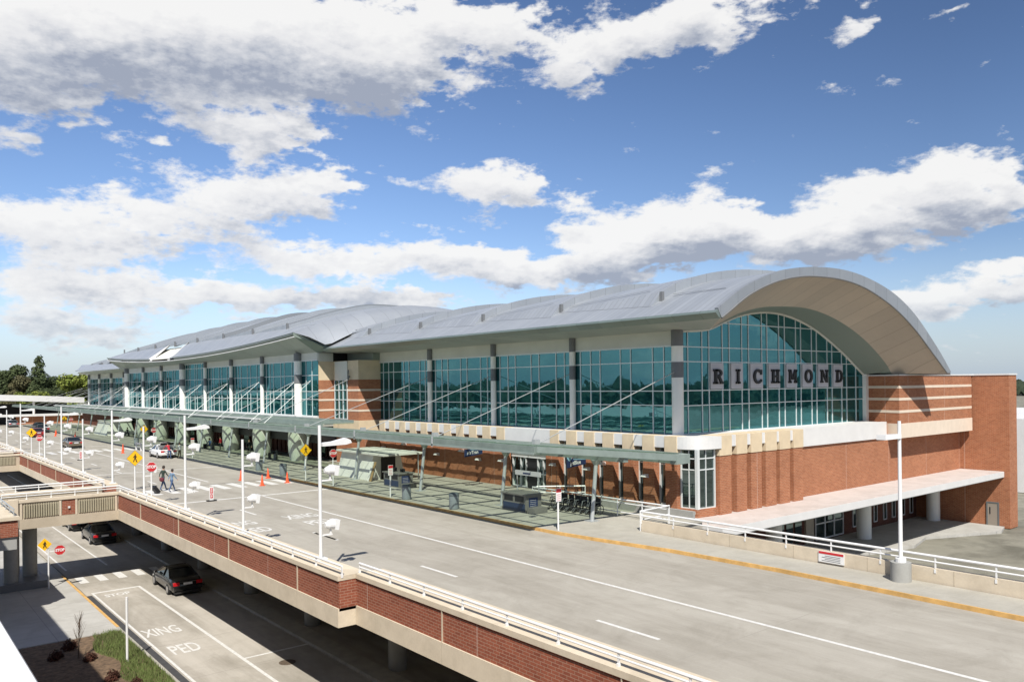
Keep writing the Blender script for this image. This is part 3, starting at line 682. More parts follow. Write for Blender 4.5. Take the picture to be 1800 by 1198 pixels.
# name panels and letters
pan = [(41.77, 43.18), (43.93, 45.31), (46.08, 47.61), (48.25, 49.69), (50.42, 51.85), (52.51, 53.96), (54.65, 56.12), (56.82, 58.24)]
def letter(ch, cx, cz, wd, h, y=31.14, dep=0.1):
    mb = MB(); s = 0.26; u = lambda a, b: (cx + (a - .5) * wd, cz + (b - .5) * h)
    def P4(pts): mb.extr([(u(a, b)[0], y, u(a, b)[1]) for a, b in pts], (0, -dep, 0))
    def rect(a0, a1, b0, b1): P4([(a0, b0), (a1, b0), (a1, b1), (a0, b1)])
    def ring(c0, c1, ra, rb, ta, tb, t0, t1, n=14):
        for i in range(n):
            q0 = R(t0 + (t1 - t0) * i / n); q1 = R(t0 + (t1 - t0) * (i + 1) / n)
            P4([(c0 + ra * math.cos(q0), c1 + rb * math.sin(q0)), (c0 + ra * math.cos(q1), c1 + rb * math.sin(q1)), (c0 + (ra - ta) * math.cos(q1), c1 + (rb - tb) * math.sin(q1)), (c0 + (ra - ta) * math.cos(q0), c1 + (rb - tb) * math.sin(q0))])
    def serif(a0, a1, top=True, bot=True):
        if top: rect(a0, a1, .86, 1)
        if bot: rect(a0, a1, 0, .14)
    if ch == 'I': rect(.37, .63, 0, 1); serif(.22, .78)
    if ch == 'R': rect(.12, .36, 0, 1); serif(0, .46); ring(.5, .74, .42, .26, .22, .14, -90, 90); rect(.36, .5, .86, 1); rect(.36, .52, .46, .6); P4([(.45, .5), (.70, .5), (.96, .12), (.70, .12)]); rect(.68, 1.0, 0, .14)
    if ch == 'C': ring(.52, .5, .52, .52, .24, .15, 48, 312, 22); rect(.84, .98, .62, .98); rect(.84, .96, .1, .3)
    if ch == 'H': rect(.1, .34, 0, 1); rect(.66, .9, 0, 1); rect(.34, .66, .43, .57); serif(0, .44); serif(.56, 1)
    if ch == 'M': rect(.04, .22, 0, 1); rect(.78, .98, 0, 1); P4([(.04, 1), (.26, 1), (.57, .25), (.43, .25)]); P4([(.74, 1), (.98, 1), (.57, .25), (.43, .25)]); rect(-.04, .3, 0, .14); rect(.7, 1.06, 0, .14); rect(-.04, .15, .86, 1); rect(.85, 1.06, .86, 1)
    if ch == 'O': ring(.5, .5, .52, .52, .24, .16, 0, 360, 28)
    if ch == 'N': rect(.06, .22, 0, 1); rect(.78, .94, 0, 1); P4([(.06, 1), (.28, 1), (.94, 0), (.72, 0)]); rect(-.04, .32, 0, .13); rect(.66, 1.04, .87, 1); rect(-.04, .2, .87, 1)
    if ch == 'D': rect(.12, .36, 0, 1); serif(0, .5); ring(.46, .5, .54, .5, .25, .14, -90, 90, 18)
    return mb
for ch, (a, b) in zip('RICHMOND', pan):
    p = MB().box(a + .05, b - .05, 31.15, 31.24, 7.2, 8.87).build('letter_panel', M['pgrey'], TB)
    letter(ch, (a + b) / 2 + .02, 8.0, 0.98 if ch != 'I' else .8, 0.95).build('letter', M['black'], p)
MB().box(61.5, 62.0, 31.0, 31.6, 4.4, 8.15).build('corner_post', M['colwhite'], TB)

# road-side glass
def glass_bay(x, y0, y1, zb, zt, rows, offs, name='window_bay', scale=1.0):
    g = MB().poly([(x, y0, zb), (x, y1, zb), (x, y1, zt), (x, y0, zt)]).build(name, M['glass'], TB)
    m_ = MB()
    for o in offs:
        y = y0 + (y1 - y0) * o
        if y0 < y < y1: m_.box(x - .05, x, y - .03, y + .03, zb, zt)
    for z in rows: m_.box(x - .045, x - .001, y0, y1, z - .03, z + .03)
    m_.box(x - .12, x, y0, y1, zb - .04, zb + .06); m_.box(x - .12, x, y0, y1, zt - .06, zt + .04)
    m_.build('mullions', M['mull'], g); return g
cols = [31.6, 40.7, 49.75, 58.85]
OF = [0.11, 0.21, 0.415, 0.515, 0.72, 0.82, 0.93]
fz = (9.93, 10.86)
for i, c in enumerate(cols):
    y1 = cols[i + 1] if i < 3 else 67.8
    glass_bay(39.0, c, y1, 4.38, fz[0], (6.22, 7.12, 8.95), OF)
    MB().box(38.93, 39.1, c + .2, y1 - .02, fz[0] + .041, fz[1]).build('frieze_panel', M['frieze'], TB)
def banded_column(x, y, r, zb, z1, z2, z3, zt):
    c = MB().tube((x, y, zb), (x, y, z1), r, 20).build('column', M['colwhite'], TB, smooth=True)
    MB().tube((x, y, z1), (x, y, z2), r * 1.04, 20).build('band', M['bandgrey'], c, smooth=True)
    MB().tube((x, y, z2), (x, y, z3), r, 20).build('shaft', M['colwhite'], c, smooth=True)
    MB().tube((x, y, z3), (x, y, zt), r * 1.04, 20).build('head', M['bandgrey'], c, smooth=True)
banded_column(38.75, 31.35, .36, 4.4, 7.95, 8.9, 9.88, 10.9)
for c in cols[1:]: banded_column(38.8, c, .22, 4.4, 7.95, 8.9, 9.88, 10.9)
# dark mass added inside against light leaks, so that nothing shows through
MB().box(39.3, 74.8, 31.7, 71.6, -.3, 8.0).build('light_stop', M['black'], TB)
MB().box(39.3, 60.5, 31.7, 71.6, 8.0, 10.6).build('light_stop_upper', M['black'], TB)

# ledge and piers, road side
MB().box(37.12, 39.0, 31.1, 64.4, 4.30, 4.44).build('ledge', M['white'], TB)
pw = [(30.08, 30.93), (31.81, 32.66), (33.47, 34.31), (35.16, 36.04), (36.88, 37.73), (38.54, 39.45), (40.3, 41.1)] + [(46.23 + 1.745 * k, 47.10 + 1.745 * k) for k in range(11)]
for a, b in pw:
    p = MB().box(37.0, 37.9, a, b, 0.0, 3.3).build('pier', M['brick'], TB)
    MB().box(36.97, 37.9, a - .03, b + .03, 3.3, 4.47).build('pier_cap', M['buff'], p)
for (a, b), (c, d) in zip(pw[:-1], pw[1:]):
    if c - b < 2: MB().box(37.03, 37.3, b + .03, c - .03, 3.78, 4.46).build('lintel', M['white'], TB)
MB().box(37.02, 37.3, 41.14, 46.19, 2.95, 4.46).build('entrance_fascia', M['white'], TB)
MB().box(37.001, 37.2, 41.15, 41.6, 0.0, 2.94).build('entrance_jamb', M['brick'], TB); MB().box(37.001, 37.2, 45.7, 46.2, 0.0, 2.94).build('entrance_jamb', M['brick'], TB)
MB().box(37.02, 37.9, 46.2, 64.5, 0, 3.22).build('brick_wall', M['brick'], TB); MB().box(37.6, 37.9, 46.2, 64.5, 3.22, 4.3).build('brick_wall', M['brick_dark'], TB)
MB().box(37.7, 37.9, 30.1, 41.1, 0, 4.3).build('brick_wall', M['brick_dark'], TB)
for (a, b), (c, d) in zip(pw[:6], pw[1:7]):
    wn = MB().poly([(37.62, b, .35), (37.62, c, .35), (37.62, c, 3.75), (37.62, b, 3.75)]).build('slot_window', M['clearglass'], TB)
    f = MB(); f.box(37.5, 37.65, b, b + .09, .3, 3.75); f.box(37.5, 37.65, c - .09, c, .3, 3.75); f.box(37.5, 37.65, b, c, .3, .4); f.box(37.52, 37.65, b, c, 2.7, 2.76); f.build('frame', M['mull'], wn)
# automatic doors
dz = MB().poly([(37.45, 41.6, .15), (37.45, 45.7, .15), (37.45, 45.7, 2.95), (37.45, 41.6, 2.95)]).build('entrance', M['clearglass'], TB)
f = MB()
for y in (41.62, 42.25, 42.85, 44.15, 44.75, 45.65): f.box(37.32, 37.46, y - .045, y + .045, .16, 2.5)
for z in (.22, 1.25, 2.45): f.box(37.34, 37.46, 41.6, 42.85, z - .05, z + .05); f.box(37.34, 37.46, 44.15, 45.7, z - .05, z + .05)
f.box(37.26, 37.46, 41.6, 45.7, 2.36, 2.62); f.box(37.32, 37.46, 41.6, 45.7, 2.9, 2.97)
for y in (42.6, 43.6, 44.6): f.box(37.34, 37.46, y - .03, y + .03, 2.62, 2.9)
f.build('frame', M['mull'], dz)
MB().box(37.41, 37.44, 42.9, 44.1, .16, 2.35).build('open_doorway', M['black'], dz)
MB().box(37.40, 37.45, 41.72, 42.1, 1.25, 1.45).build('door_notice', M['skyblue'], dz)

# corner bay window and curved white band
cwin = [(37.35, 30.05), (37.5, 29.0), (38.65, 28.85), (39.05, 28.9)]
bw = MB(); bw.prism([(37.22, 30.08), (37.36, 28.88), (38.7, 28.72), (39.12, 28.75), (39.3, 30.5), (37.9, 30.9)], -.2, .28); bw.build('bay_base', M['brick'], TB)
wn = MB(); wn.add([(37.35, 30.05, .28), (37.5, 29.0, .28), (37.5, 29.0, 3.75), (37.35, 30.05, 3.75), (38.95, 28.86, .28), (38.95, 28.86, 3.75)], [(0, 1, 2, 3), (1, 4, 5, 2)])
wn = wn.build('corner_window', M['clearglass'], TB)
f = MB()
def bar(p, q, r): f.tube(p, q, r, 4)
for (x, y, r) in ((37.35, 30.03, .06), (37.42, 29.52, .035), (37.49, 28.98, .14), (38.2, 28.92, .035), (38.93, 28.85, .06)): bar((x - .02, y - .03, .28), (x - .02, y - .03, 3.75), r)
for z in (.31, 2.55, 3.2, 3.72):
    bar((37.33, 30.03, z), (37.48, 28.97, z), .045); bar((37.48, 28.97, z), (38.95, 28.83, z), .045)
f.build('frame', M['mull'], wn)
cb = []
for t in np.linspace(0, 1, 14):
    # quadratic bend from the road side to the gable side
    a = Vector((37.02, 30.1)); m_ = Vector((37.1, 28.45)); b = Vector((39.2, 28.5))
    p = a * (1 - t) ** 2 + m_ * 2 * t * (1 - t) + b * t * t; cb.append(p)
MB().prism([(p.x, p.y) for p in cb] + [(39.3, 31.6), (37.4, 31.6)], 3.74, 4.46).build('corner_band', M['white'], TB)

# gable side: piers, wall, white fascia
gpw = [(39.12, 40.26), (40.81, 41.83), (42.3, 43.41), (43.87, 45.03), (45.44, 46.59), (47.04, 48.14)]
for a, b in gpw:
    p = MB().box(a, b, 28.6, 29.9, -.2, 3.3).build('pier', M['brick'], TB)
    MB().box(a - .03, b + .03, 28.56, 29.9, 3.3, 4.48).build('pier_cap', M['buff'], p)
for (a, b), (c, d) in zip(gpw[:-1], gpw[1:]): MB().box(b + .03, c - .03, 28.62, 29.2, 3.8, 4.46).build('lintel', M['white'], TB)
MB().box(39.3, 74.98, 29.35, 31.6, -.2, 4.30).build('gable_wall', M['brick'], TB)
MB().box(48.18, 61.1, 29.22, 29.6, 3.22, 4.46).build('gable_fascia', M['white'], TB)
MB().box(39.1, 61.1, 29.24, 31.3, 4.31, 4.44).build('gable_ledge', M['white'], TB)
# striped brick box beside the arch
bx = MB().prism([(61.22, 28.3), (74.7, 28.3), (74.7, 33), (61.95, 33), (61.95, 31.3)], 4.3, 7.98).build('brick_box', M['brick'], TB)
MB().prism([(61.19, 28.26), (74.72, 28.26), (74.72, 31.2), (61.9, 31.2)], 3.22, 4.33).build('box_base_band', M['bandst'], TB)
bn_ = MB()
for z in (5.25, 6.2, 7.13): bn_.prism([(61.20, 28.285), (74.69, 28.285), (74.69, 33.0), (61.93, 33.0), (61.93, 31.3)], z - .11, z + .09)
bn_.build('stone_band', M['bandst'], bx)
MB().prism([(61.18, 28.24), (74.99, 28.24), (74.99, 33.1), (61.9, 33.1), (61.9, 31.3)], 7.98, 8.09).build('coping', M['white'], bx)
# corner tower
tw = MB().box(75.0, 76.75, 25.5, 40, ZL, 7.98).build('corner_tower', M['brick'], TB)
MB().box(74.94, 76.82, 25.44, 40, 7.98, 8.11).build('coping', M['white'], tw)
dr = MB().box(74.93, 75.0, 26.42, 27.2, ZL + .15, -2.95).build('service_door', M['doorgrey'], tw)
f = MB(); f.box(74.9, 74.99, 27.2, 27.3, ZL + .15, -2.85); f.box(74.9, 74.99, 26.32, 26.42, ZL + .15, -2.85); f.box(74.9, 74.99, 26.42, 27.2, -2.95, -2.85); f.build('frame', M['darkgrey'], dr)
MB().box(74.91, 74.94, 26.98, 27.06, ZL + 1.1, -3.3).build('door_window', M['black'], dr)
# projecting slab and the undercroft
sl = MB().prism([(35.62, 25.9), (74.97, 25.9), (74.97, 30.5), (35.62, 30.5)], -.66, -.2).build('slab', M['white'], TB)
MB().prism([(35.65, 25.93), (74.96, 25.93), (74.96, 29.4), (35.65, 29.4)], -.199, -.19).build('slab_top', M['slabtop'], sl)
MB().box(35.7, 74.9, 25.98, 33.19, -.72, -.661).build('undercroft_soffit', M['frieze'], TB)
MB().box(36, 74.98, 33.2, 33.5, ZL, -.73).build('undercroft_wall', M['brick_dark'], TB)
for k, x in enumerate((63.3, 66.9, 68.6, 70.2, 72.0, 73.6)):
    wn = MB().box(x, x + .45, 33.13, 33.2, ZL + .65, ZL + 2.3).build('narrow_window', M['clearglass'], TB)
    f = MB(); f.box(x - .07, x, 33.1, 33.19, ZL + .58, ZL + 2.4); f.box(x + .45, x + .52, 33.1, 33.19, ZL + .58, ZL + 2.4); f.box(x, x + .45, 33.1, 33.19, ZL + .56, ZL + .66); f.build('frame', M['white'], wn)
wn = MB().box(57.4, 61.6, 33.13, 33.2, ZL + .25, ZL + 2.5).build('undercroft_window', M['clearglass'], TB)
f = MB()
for x in (57.4, 58.8, 60.2, 61.6): f.box(x - .05, x + .05, 33.05, 33.13, ZL + .25, ZL + 2.5)
for z in (.3, 1.5, 2.45): f.box(57.4, 61.6, 33.06, 33.13, ZL + z - .05, ZL + z + .05)
f.build('frame', M['white'], wn)
MB().box(56.0, 57.1, 33.05, 33.2, ZL, ZL + 3.4).build('undercroft_pier', M['beige'], TB)
for x in (52.2, 53.4, 54.6):
    MB().box(x, x + .9, 33.13, 33.2, ZL + .4, ZL + 2.4).build('dark_window', M['clearglass'], TB)
for x in (48.9, 61.5, 74.0):
    MB().tube((x, 31.3, ZL), (x, 31.3, -.72), .55, 20).build('undercroft_column', M['colwhite'], TB, smooth=True)

# ---- brick bay between the two glazed wings
by = MB().prism([(36.6, 67.8), (41, 67.8), (41, 73.0), (36.6, 73.0)], 4.40, 8.3).build('brick_bay', M['brick'], TB)
MB().prism([(36.62, 67.82), (41, 67.82), (41, 73.0), (36.62, 73.0)], 8.3, 10.15).build('buff_head', M['buff'], by)
MB().prism([(36.57, 67.77), (41, 67.77), (41, 73.0), (36.57, 73.0)], 2.9, 4.40).build('buff_base', M['buff'], by)
b_ = MB()
for z in (5.35, 6.35, 7.3): b_.prism([(36.575, 67.775), (41, 67.775), (41, 73.0), (36.575, 73.0)], z - .10, z + .08)
b_.build('stone_band', M['bandst'], by)
MB().box(36.9, 37.9, 64.4, 73, 0, 2.9).build('brick_wall', M['brick'], TB)
wn = MB().poly([(36.56, 69.9, 4.45), (36.56, 72.5, 4.45), (36.56, 72.5, 8.25), (36.56, 69.9, 8.25)]).build('bay_window', M['glass'], by)
f = MB()
for y in (69.9, 70.75, 71.6, 72.5): f.box(36.48, 36.555, y - .04, y + .04, 4.45, 8.25)
for z in (4.5, 5.35, 6.35, 7.3): f.box(36.49, 36.554, 69.9, 72.5, z - .035, z + .035)
f.build('frame', M['mull'], wn)
MB().box(36.53, 36.61, 69.9, 72.5, 8.25, 10.1).build('blank_panel', M['frieze'], by)
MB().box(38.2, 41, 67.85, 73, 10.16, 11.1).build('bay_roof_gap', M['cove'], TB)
for y in (69.4, 73.5):
    s = MB(); s.tube((36.52, y, 8.6), (36.40, y, 8.6), .1, 8)
    for q in range(10):
        a0 = R(36 * q); a1 = R(36 * (q + 1)); s.tube((36.4, y + .12 * math.cos(a0), 8.75 + .5 * math.sin(a0)), (36.4, y + .12 * math.cos(a1), 8.75 + .5 * math.sin(a1)), .04, 5)
    s.build('rod_bracket', M['darkgrey'], TB)

# ---- middle wing: wall at X = 35, taller roof with a forward sweeping eave
mcols = [77.1, 86.6, 96.2, 105.6, 115.0, 125.2, 135.0, 144.8]
mids = [73.0] + mcols
for i in range(len(mids) - 1):
    a, b = mids[i], mids[i + 1]
    tall = (i == 4)
    zt = 10.95 if tall else 10.3
    glass_bay(35.0, a, b, 4.72, zt, (6.4, 7.2, 8.8, 10.3) if tall else (6.4, 7.2, 8.8), OF if i else [.33, .66])
    if not tall: MB().box(34.93, 35.1, a + .1, b - .02, 10.34, 11.05).build('frieze_panel', M['frieze'], TB)
for i, c in enumerate(mcols):
    big = i in (0, 4, 7)
    banded_column(34.75, c, .42 if big else .22, 4.7, 8.0, 8.9, 10.3, 11.1)
MB().box(35.3, 60, 73.1, 144.8, 2.0, 11.0).build('light_stop_middle', M['black'], TB)  # black block added behind the middle glass to stop light leaks
rw = MB().box(35.02, 36.59, 72.96, 73.3, 4.40, 8.3).build('return_wall', M['brick'], TB)
MB().box(35.04, 36.61, 72.98, 73.3, 8.3, 10.15).build('buff_head', M['buff'], rw)
for z in (5.35, 6.35, 7.3): MB().box(35.0, 36.57, 72.93, 73.2, z - .10, z + .08).build('stone_band', M['bandst'], rw)
MB().box(35.0, 36.6, 72.95, 73.1, 10.16, 11.0).build('return_frieze', M['frieze'], TB)
MB().box(34.4, 35.6, 73.0, 144.8, 3.9, 4.72).build('middle_ledge', M['white'], TB)
# drop off level wall behind the big columns
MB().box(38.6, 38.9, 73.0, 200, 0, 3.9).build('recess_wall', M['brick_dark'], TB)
MB().box(33.9, 38.6, 73.0, 146, 3.7, 3.9).build('recess_ceiling', M['greycon'], TB)
rp = MB()
for k in range(60):
    y = 73.6 + k * 1.2; rp.box(38.45, 38.62, y, y + .25, 0.15, 3.7)
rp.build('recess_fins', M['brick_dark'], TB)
for k in range(20):
    y = 75 + k * 3.6
    if k % 2: MB().box(38.38, 38.44, y, y + 1.6, .2, 2.7).build('recess_door', M['clearglass'], TB)
for c in mcols:
    MB().lathe([(.80, 0.15), (.98, .9), (1.05, 1.8), (1.02, 2.7), (.92, 3.4), (.84, 4.0)], (34.7, c, 0), 24, lean=(0.0, 0.02)).build('egg_column', M['egg'], TB, smooth=True)
def Mx(x):
    return _M(x)
_M = interp([(32.6, 12.95), (34.7, 13.7), (36.4, 14.25), (37.7, 14.6), (39.2, 15.0), (42.2, 15.55), (44.0, 15.8), (46.7, 15.95), (50.4, 15.85), (54, 15.4), (58, 14.7), (62, 13.9), (66, 12.2), (70, 10)])
def eave(y): return 11.85 + 1.1 * min(1.3, abs(y - 110.5) / 37.5) ** 2
def rise(y):
    return 1.3 * max(0.0, math.sin(math.pi * min(1, max(0, (y - 66) / 96))))
def MM(x, y):
    t = min(1, max(0, (x - 32.6) / 2.6)); t = t * t * (3 - 2 * t); u = min(1, max(0, (x - 36) / 10)); u = u * u * (3 - 2 * u)
    return _M(x) + (eave(y) - 12.95) * (1 - t) + rise(y) * u + 0.0 * t
msteps = [73.4, 80.6, 90.2, 99.9, 109.8, 119.6, 129.5, 139.3, 148.0]
MXS = [35.2 + (70 - 35.2) * i / 50 for i in range(51)]
mr = MB()
for k, (a, b) in enumerate(zip(msteps[:-1], msteps[1:])):
    d0 = 0.5 if k else 0.05
    rows = []
    for q in range(6):
        t = q / 5; y = a + (b - a) * t
        rows.append([Vector((x, y, MM(x, y) + d0 * (1 - t) * min(1, (70 - x) / 6))) for x in MXS])
    mr.grid(rows, .1)
    if k:
        rows = [[Vector((x, a - .03, MM(x, a) - .2)) for x in MXS], [Vector((x, a - .06, MM(x, a) + .52 * min(1, (70 - x) / 6))) for x in MXS]]
        mr.grid(rows, .05, (0, 1, 0))
        mr.add([(35.18, a, MM(35.2, a) - .05), (35.18, b, MM(35.2, b) - .05), (35.18, b, MM(35.2, b) + .02), (35.18, a, MM(35.2, a) + .5)], [(0, 1, 2, 3)])
ex = [32.6 + 2.6 * i / 8 for i in range(9)]
def strip_rows(y0, y1, n): return [[Vector((x, y, MM(x, y))) for x in ex] for y in np.linspace(y0, y1, n)]
mr.grid(strip_rows(73.4, 113.5, 24), .1); mr.grid(strip_rows(123.5, 148, 16), .1)
mr.build('middle_roof', M['roof'], TB, smooth=True)
for a in msteps[1:]: roofpost(35.15, a, MM(35.2, a) - .2, MM(35.2, a) + .62)
# riser that climbs from the low roof to the tall one
bs = [Vector((x, 70.6, P(x) + .25)) for x in np.linspace(34.6, 65.4, 45)]
tp = [Vector((x, 73.4, MM(x, 73.4) + .06)) for x in np.linspace(32.5, 70, 45)]
rz_ = MB(); rz_.grid([bs, [a.lerp(b, .5) + Vector((0, -.25, .1)) for a, b in zip(bs, tp)], tp], .08, (0, 1, 0)); rz_.build('roof_riser', M['roofpanel'], TB, smooth=True)
# sweeping eave: fascia edge, soffit, notch with white cheeks
n = 40; ysw = list(np.linspace(73.2, 149, n))
lo = [Vector((32.6, y, eave(y) - .42)) for y in ysw]; up = [Vector((32.55, y, eave(y) + .02)) for y in ysw]
def part(lst, c): return [p for p in lst if c(p.y)]
for c in (lambda y: y < 114, lambda y: y > 123):
    MB().grid([[p + Vector((.25, 0, .10)) for p in part(lo, c)], part(up, c)], .08, (1, 0, 0)).build('eave_fascia', M['fascia'], TB)
ee = MB()
for a, b in zip(lo[:-1], lo[1:]): ee.tube(a, b, .055, 6)
ee.build('eave_edge', M['paintwhite'], TB)
MB().grid([[p + Vector((.02, 0, 0)) for p in lo], [Vector((35.0, p.y, 11.0)) for p in lo]], .05, (0, 0, 1)).build('middle_soffit', M['soffity'], TB)
MB().extr([(32.6, 73.2, 12.53), (32.5, 73.2, 12.97), (34.7, 71.0, 11.45), (36.0, 70.7, 11.3), (35.0, 73.2, 11.02)], (0, .06, 0)).build('soffit_return', M['cove'], TB)
for y0, y1 in ((113.5, 114.7), (122.3, 123.5)):
    MB().add([(32.62, y0, eave(y0) - .3), (32.62, y1, eave(y1) - .3), (35.3, y0, MM(35.2, y0) + .3), (35.3, y1, MM(35.2, y1) - .2), (32.62, y0 if y0 < 120 else y1, eave(y0) + .1)], [(0, 1, 3, 2), (0, 2, 4)]).build('notch_cheek', M['white'], TB)
MB().add([(32.7, 113.5, eave(113.5) - .12), (32.7, 123.5, eave(123.5) - .12), (35.6, 123.5, 13.55), (35.6, 113.5, 13.55)], [(0, 1, 2, 3)]).build('skylight', M['frieze'], TB)

# ---- far wing, same section as the near one
fcols = [152.5, 163.3, 173.4, 183.6, 193.2]
for a, b in zip([144.8] + fcols[:-1], fcols): 
    glass_bay(38.9, a, b, 4.4, 9.9, (6.22, 7.12, 8.95), OF); MB().box(38.83, 39.0, a + .1, b - .02, 9.95, 10.9).build('frieze_panel', M['frieze'], TB)
for c in fcols: banded_column(38.7, c, .3, 4.4, 7.95, 8.9, 9.88, 10.9)
MB().box(39.2, 62, 144.9, 193, -.3, 10.5).build('light_stop_far', M['black'], TB)  # black filler added in the far wing, keeps light from leaking
MB().box(37.2, 39.2, 144.8, 200, 3.6, 4.4).build('far_ledge', M['white'], TB)
fr_ = MB(); fst = [148.0, 157, 166, 175, 184, 193]
def FP(x, y):
    k = max(0, (y - 178) / 17); return P(x) - 1.0 * max(0, k) * max(0, min(1, (x - 36) / 8))
for a, b in zip(fst[:-1], fst[1:]):
    rows = []
    for q in range(5):
        t = q / 4; y = a + (b - a) * t; rows.append([Vector((x, y, FP(x, y) + .5 * (1 - t))) for x in XS])
    fr_.grid(rows, .1)
for a in fst[:-1]: fr_.grid([[Vector((x, a - .03, FP(x, a) - .4)) for x in XS], [Vector((x, a - .05, FP(x, a) + .52)) for x in XS]], .05, (0, 1, 0))
rows = []
for y in np.linspace(146, 195, 14):
    x0 = 34.6 + max(0, (y - 182) / 13) ** 2 * 2.0; rows.append([Vector((x0 + (37.6 - x0) * i / 6, y, 11.3 + .45 * max(0, (y - 165) / 30) + (P(37.5) - 11.3) * i / 6)) for i in range(7)])
fr_.grid(rows, .12); fr_.build('far_roof', M['roof'], TB, smooth=True)
for a in fst[:-1]: roofpost(37.45, a, 12.35, 13.1)
MB().grid([[(34.75, 146, 11.2), (39, 146, 10.85)], [(34.75, 183, 11.2), (39, 183, 10.85)], [(36.7, 195, 11.2), (39, 195, 10.85)]], .05, (0, 0, 1)).build('far_soffit', M['frieze'], TB)
# small white wall lamps
for y, z in ((63.66, 1.95), (60.11, 2.44), (58.45, 1.94), (54.96, 1.86), (51.49, 2.34), (49.24, 1.81), (46.4, 1.9), (40.7, 2.0), (37.37, 1.95), (35.97, 2.4), (32.38, 1.9)):
    MB().add([(37.0, y - .18, z - .02), (37.0, y + .18, z - .02), (36.62, y + .2, z + .06), (36.62, y - .2, z + .06), (37.0, y - .12, z + .22), (37.0, y + .12, z + .22), (36.7, y + .14, z + .2), (36.7, y - .14, z + .2)],
             [(0, 1, 2, 3), (4, 5, 6, 7), (0, 1, 5, 4), (1, 2, 6, 5), (2, 3, 7, 6), (3, 0, 4, 7)]).build('wall_lamp', M['paintwhite'], TB)

# ================================================================ canopy over the kerb
CN = empty('entrance_canopy', (30.8, 100, 0.15), 'long green glass canopy on steel posts running along the terminal kerb', 'canopy')
def cz(x): return 4.70 - (x - 25) * 0.1        # top of the sloping glass
yA, yB = 28.8, 198.0
def canopy_run(y0, y1, xb):
    MB().grid([[(25, y0, cz(25)), (xb, y0 + .4 * (y0 < 30), cz(xb))], [(25, y1, cz(25)), (xb, y1, cz(xb))]], .03).build('glass_roof', M['canopyg'], CN)
    n = max(2, round((y1 - y0) / 4.55))
    Q = [(0, 1, 2, 3), (7, 6, 5, 4), (0, 1, 5, 4), (3, 2, 6, 7), (0, 3, 7, 4), (1, 2, 6, 5)]
    for k in range(n + 1):
        y = y0 + (y1 - y0) * k / n
        MB().add([(25, y - .09, cz(25) - .05), (xb, y - .09, cz(xb) - .05), (xb, y + .09, cz(xb) - .05), (25, y + .09, cz(25) - .05), (25, y - .09, cz(25) - .34), (xb, y - .09, cz(xb) - .42), (xb, y + .09, cz(xb) - .42), (25, y + .09, cz(25) - .34)], Q).build('rafter', M['canopym'], CN)
        if k < n:
            for q in (1, 2):
                yy = y + (y1 - y0) / n * q / 3
                MB().add([(25, yy - .022, cz(25) + .002), (xb, yy - .022, cz(xb) + .002), (xb, yy + .022, cz(xb) + .002), (25, yy + .022, cz(25) + .002), (25, yy - .022, cz(25) + .05), (xb, yy - .022, cz(xb) + .05), (xb, yy + .022, cz(xb) + .05), (25, yy + .022, cz(25) + .05)], Q).build('glazing_bar', M['canopym'], CN)
    for i in range(6):
        x = 25.9 + i * (xb - 26.6) / 5; MB().box(x - .045, x + .045, y0, y1, cz(x) - .22, cz(x) - .04).build('purlin', M['canopym'], CN)
canopy_run(28.8, 66.0, 36.3); canopy_run(66.0, yB, 33.75)
MB().box(24.86, 25.02, yA, yB, cz(25) - .40, cz(25) - .06).build('front_gutter', M['gutter'], CN)
MB().box(24.80, 24.859, yA, yB, cz(25) - .44, cz(25) - .34).build('gutter_lip', M['canopym'], CN)
MB().box(36.2, 36.42, yA + .3, 66, cz(36.3) - .60, cz(36.3) + .04).build('back_gutter', M['gutter'], CN)
MB().box(31.1, 31.45, yA - .0, yB, cz(31.3) - .62, cz(31.3) - .12).build('main_beam', M['gutter'], CN)
MB().box(35.3, 36.5, 28.7, 29.15, cz(36) - .55, cz(36) - .02).build('end_bracket', M['canopym'], CN)
MB().tube((36.2, 29.2, cz(36.3) - .3), (37.0, 30.4, 3.3), .06, 8).build('wall_strut', M['canopym'], CN)
yj = [37.5, 46.6, 55.7, 64.8] + [74 + 9.3 * k for k in range(13)]
for y in yj: MB().box(24.80, 24.84, y - .06, y + .06, cz(25) - .5, cz(25) + .08).build('gutter_joint', M['postm'], CN)
py = [30.9, 38.8, 48.1, 57.8, 67.2, 76.6, 86.2, 95.8, 105.4, 115.0, 124.6, 134.4, 144.2, 154, 164, 174, 184]
for y in py:
    q = MB().tube((30.8, y, .15), (31.28, y + .1, cz(31.3) - .6), .11, 12).build('post', M['postm'], CN, smooth=True)
    MB().box(30.5, 31.1, y - .3, y + .3, .15, .19).build('base_plate', M['postm'], q)
    MB().lathe([(.12, 0), (.3, .28), (.3, .32)], (31.26, y + .1, cz(31.3) - .93), 10).build('post_head', M['canopym'], q)
    MB().tube((31.28, y + .1, cz(31.3) - .6), (31.9, y + .1, cz(31.3) - 1.2) if False else (31.28, y + 1.6, cz(31.3) - .55), .06, 6).build('brace', M['canopym'], q)
ry = [31.3, 40.7, 49.75, 58.85, 69.4] 
for y in ry:
    MB().tube((27.2, y, cz(27.2) + .02), (38.6 if y < 66 else 36.5, y, 8.35), .028, 6).build('rod', M['postm'], CN)
for y in [73.5] + mcols + fcols:
    MB().tube((26.6, y, cz(26.6)), (34.5 if y < 148 else 38.4, y, 8.3), .024, 6).build('rod', M['postm'], CN)
    MB().tube((29.6, y, cz(29.6)), (34.5 if y < 148 else 38.4, y, 8.3), .016, 6).build('rod', M['postm'], CN)
for y in ry:
    MB().box(27.0, 27.35, y - .12, y + .12, cz(27.2), cz(27.2) + .28).build('rod_foot', M['postm'], CN)
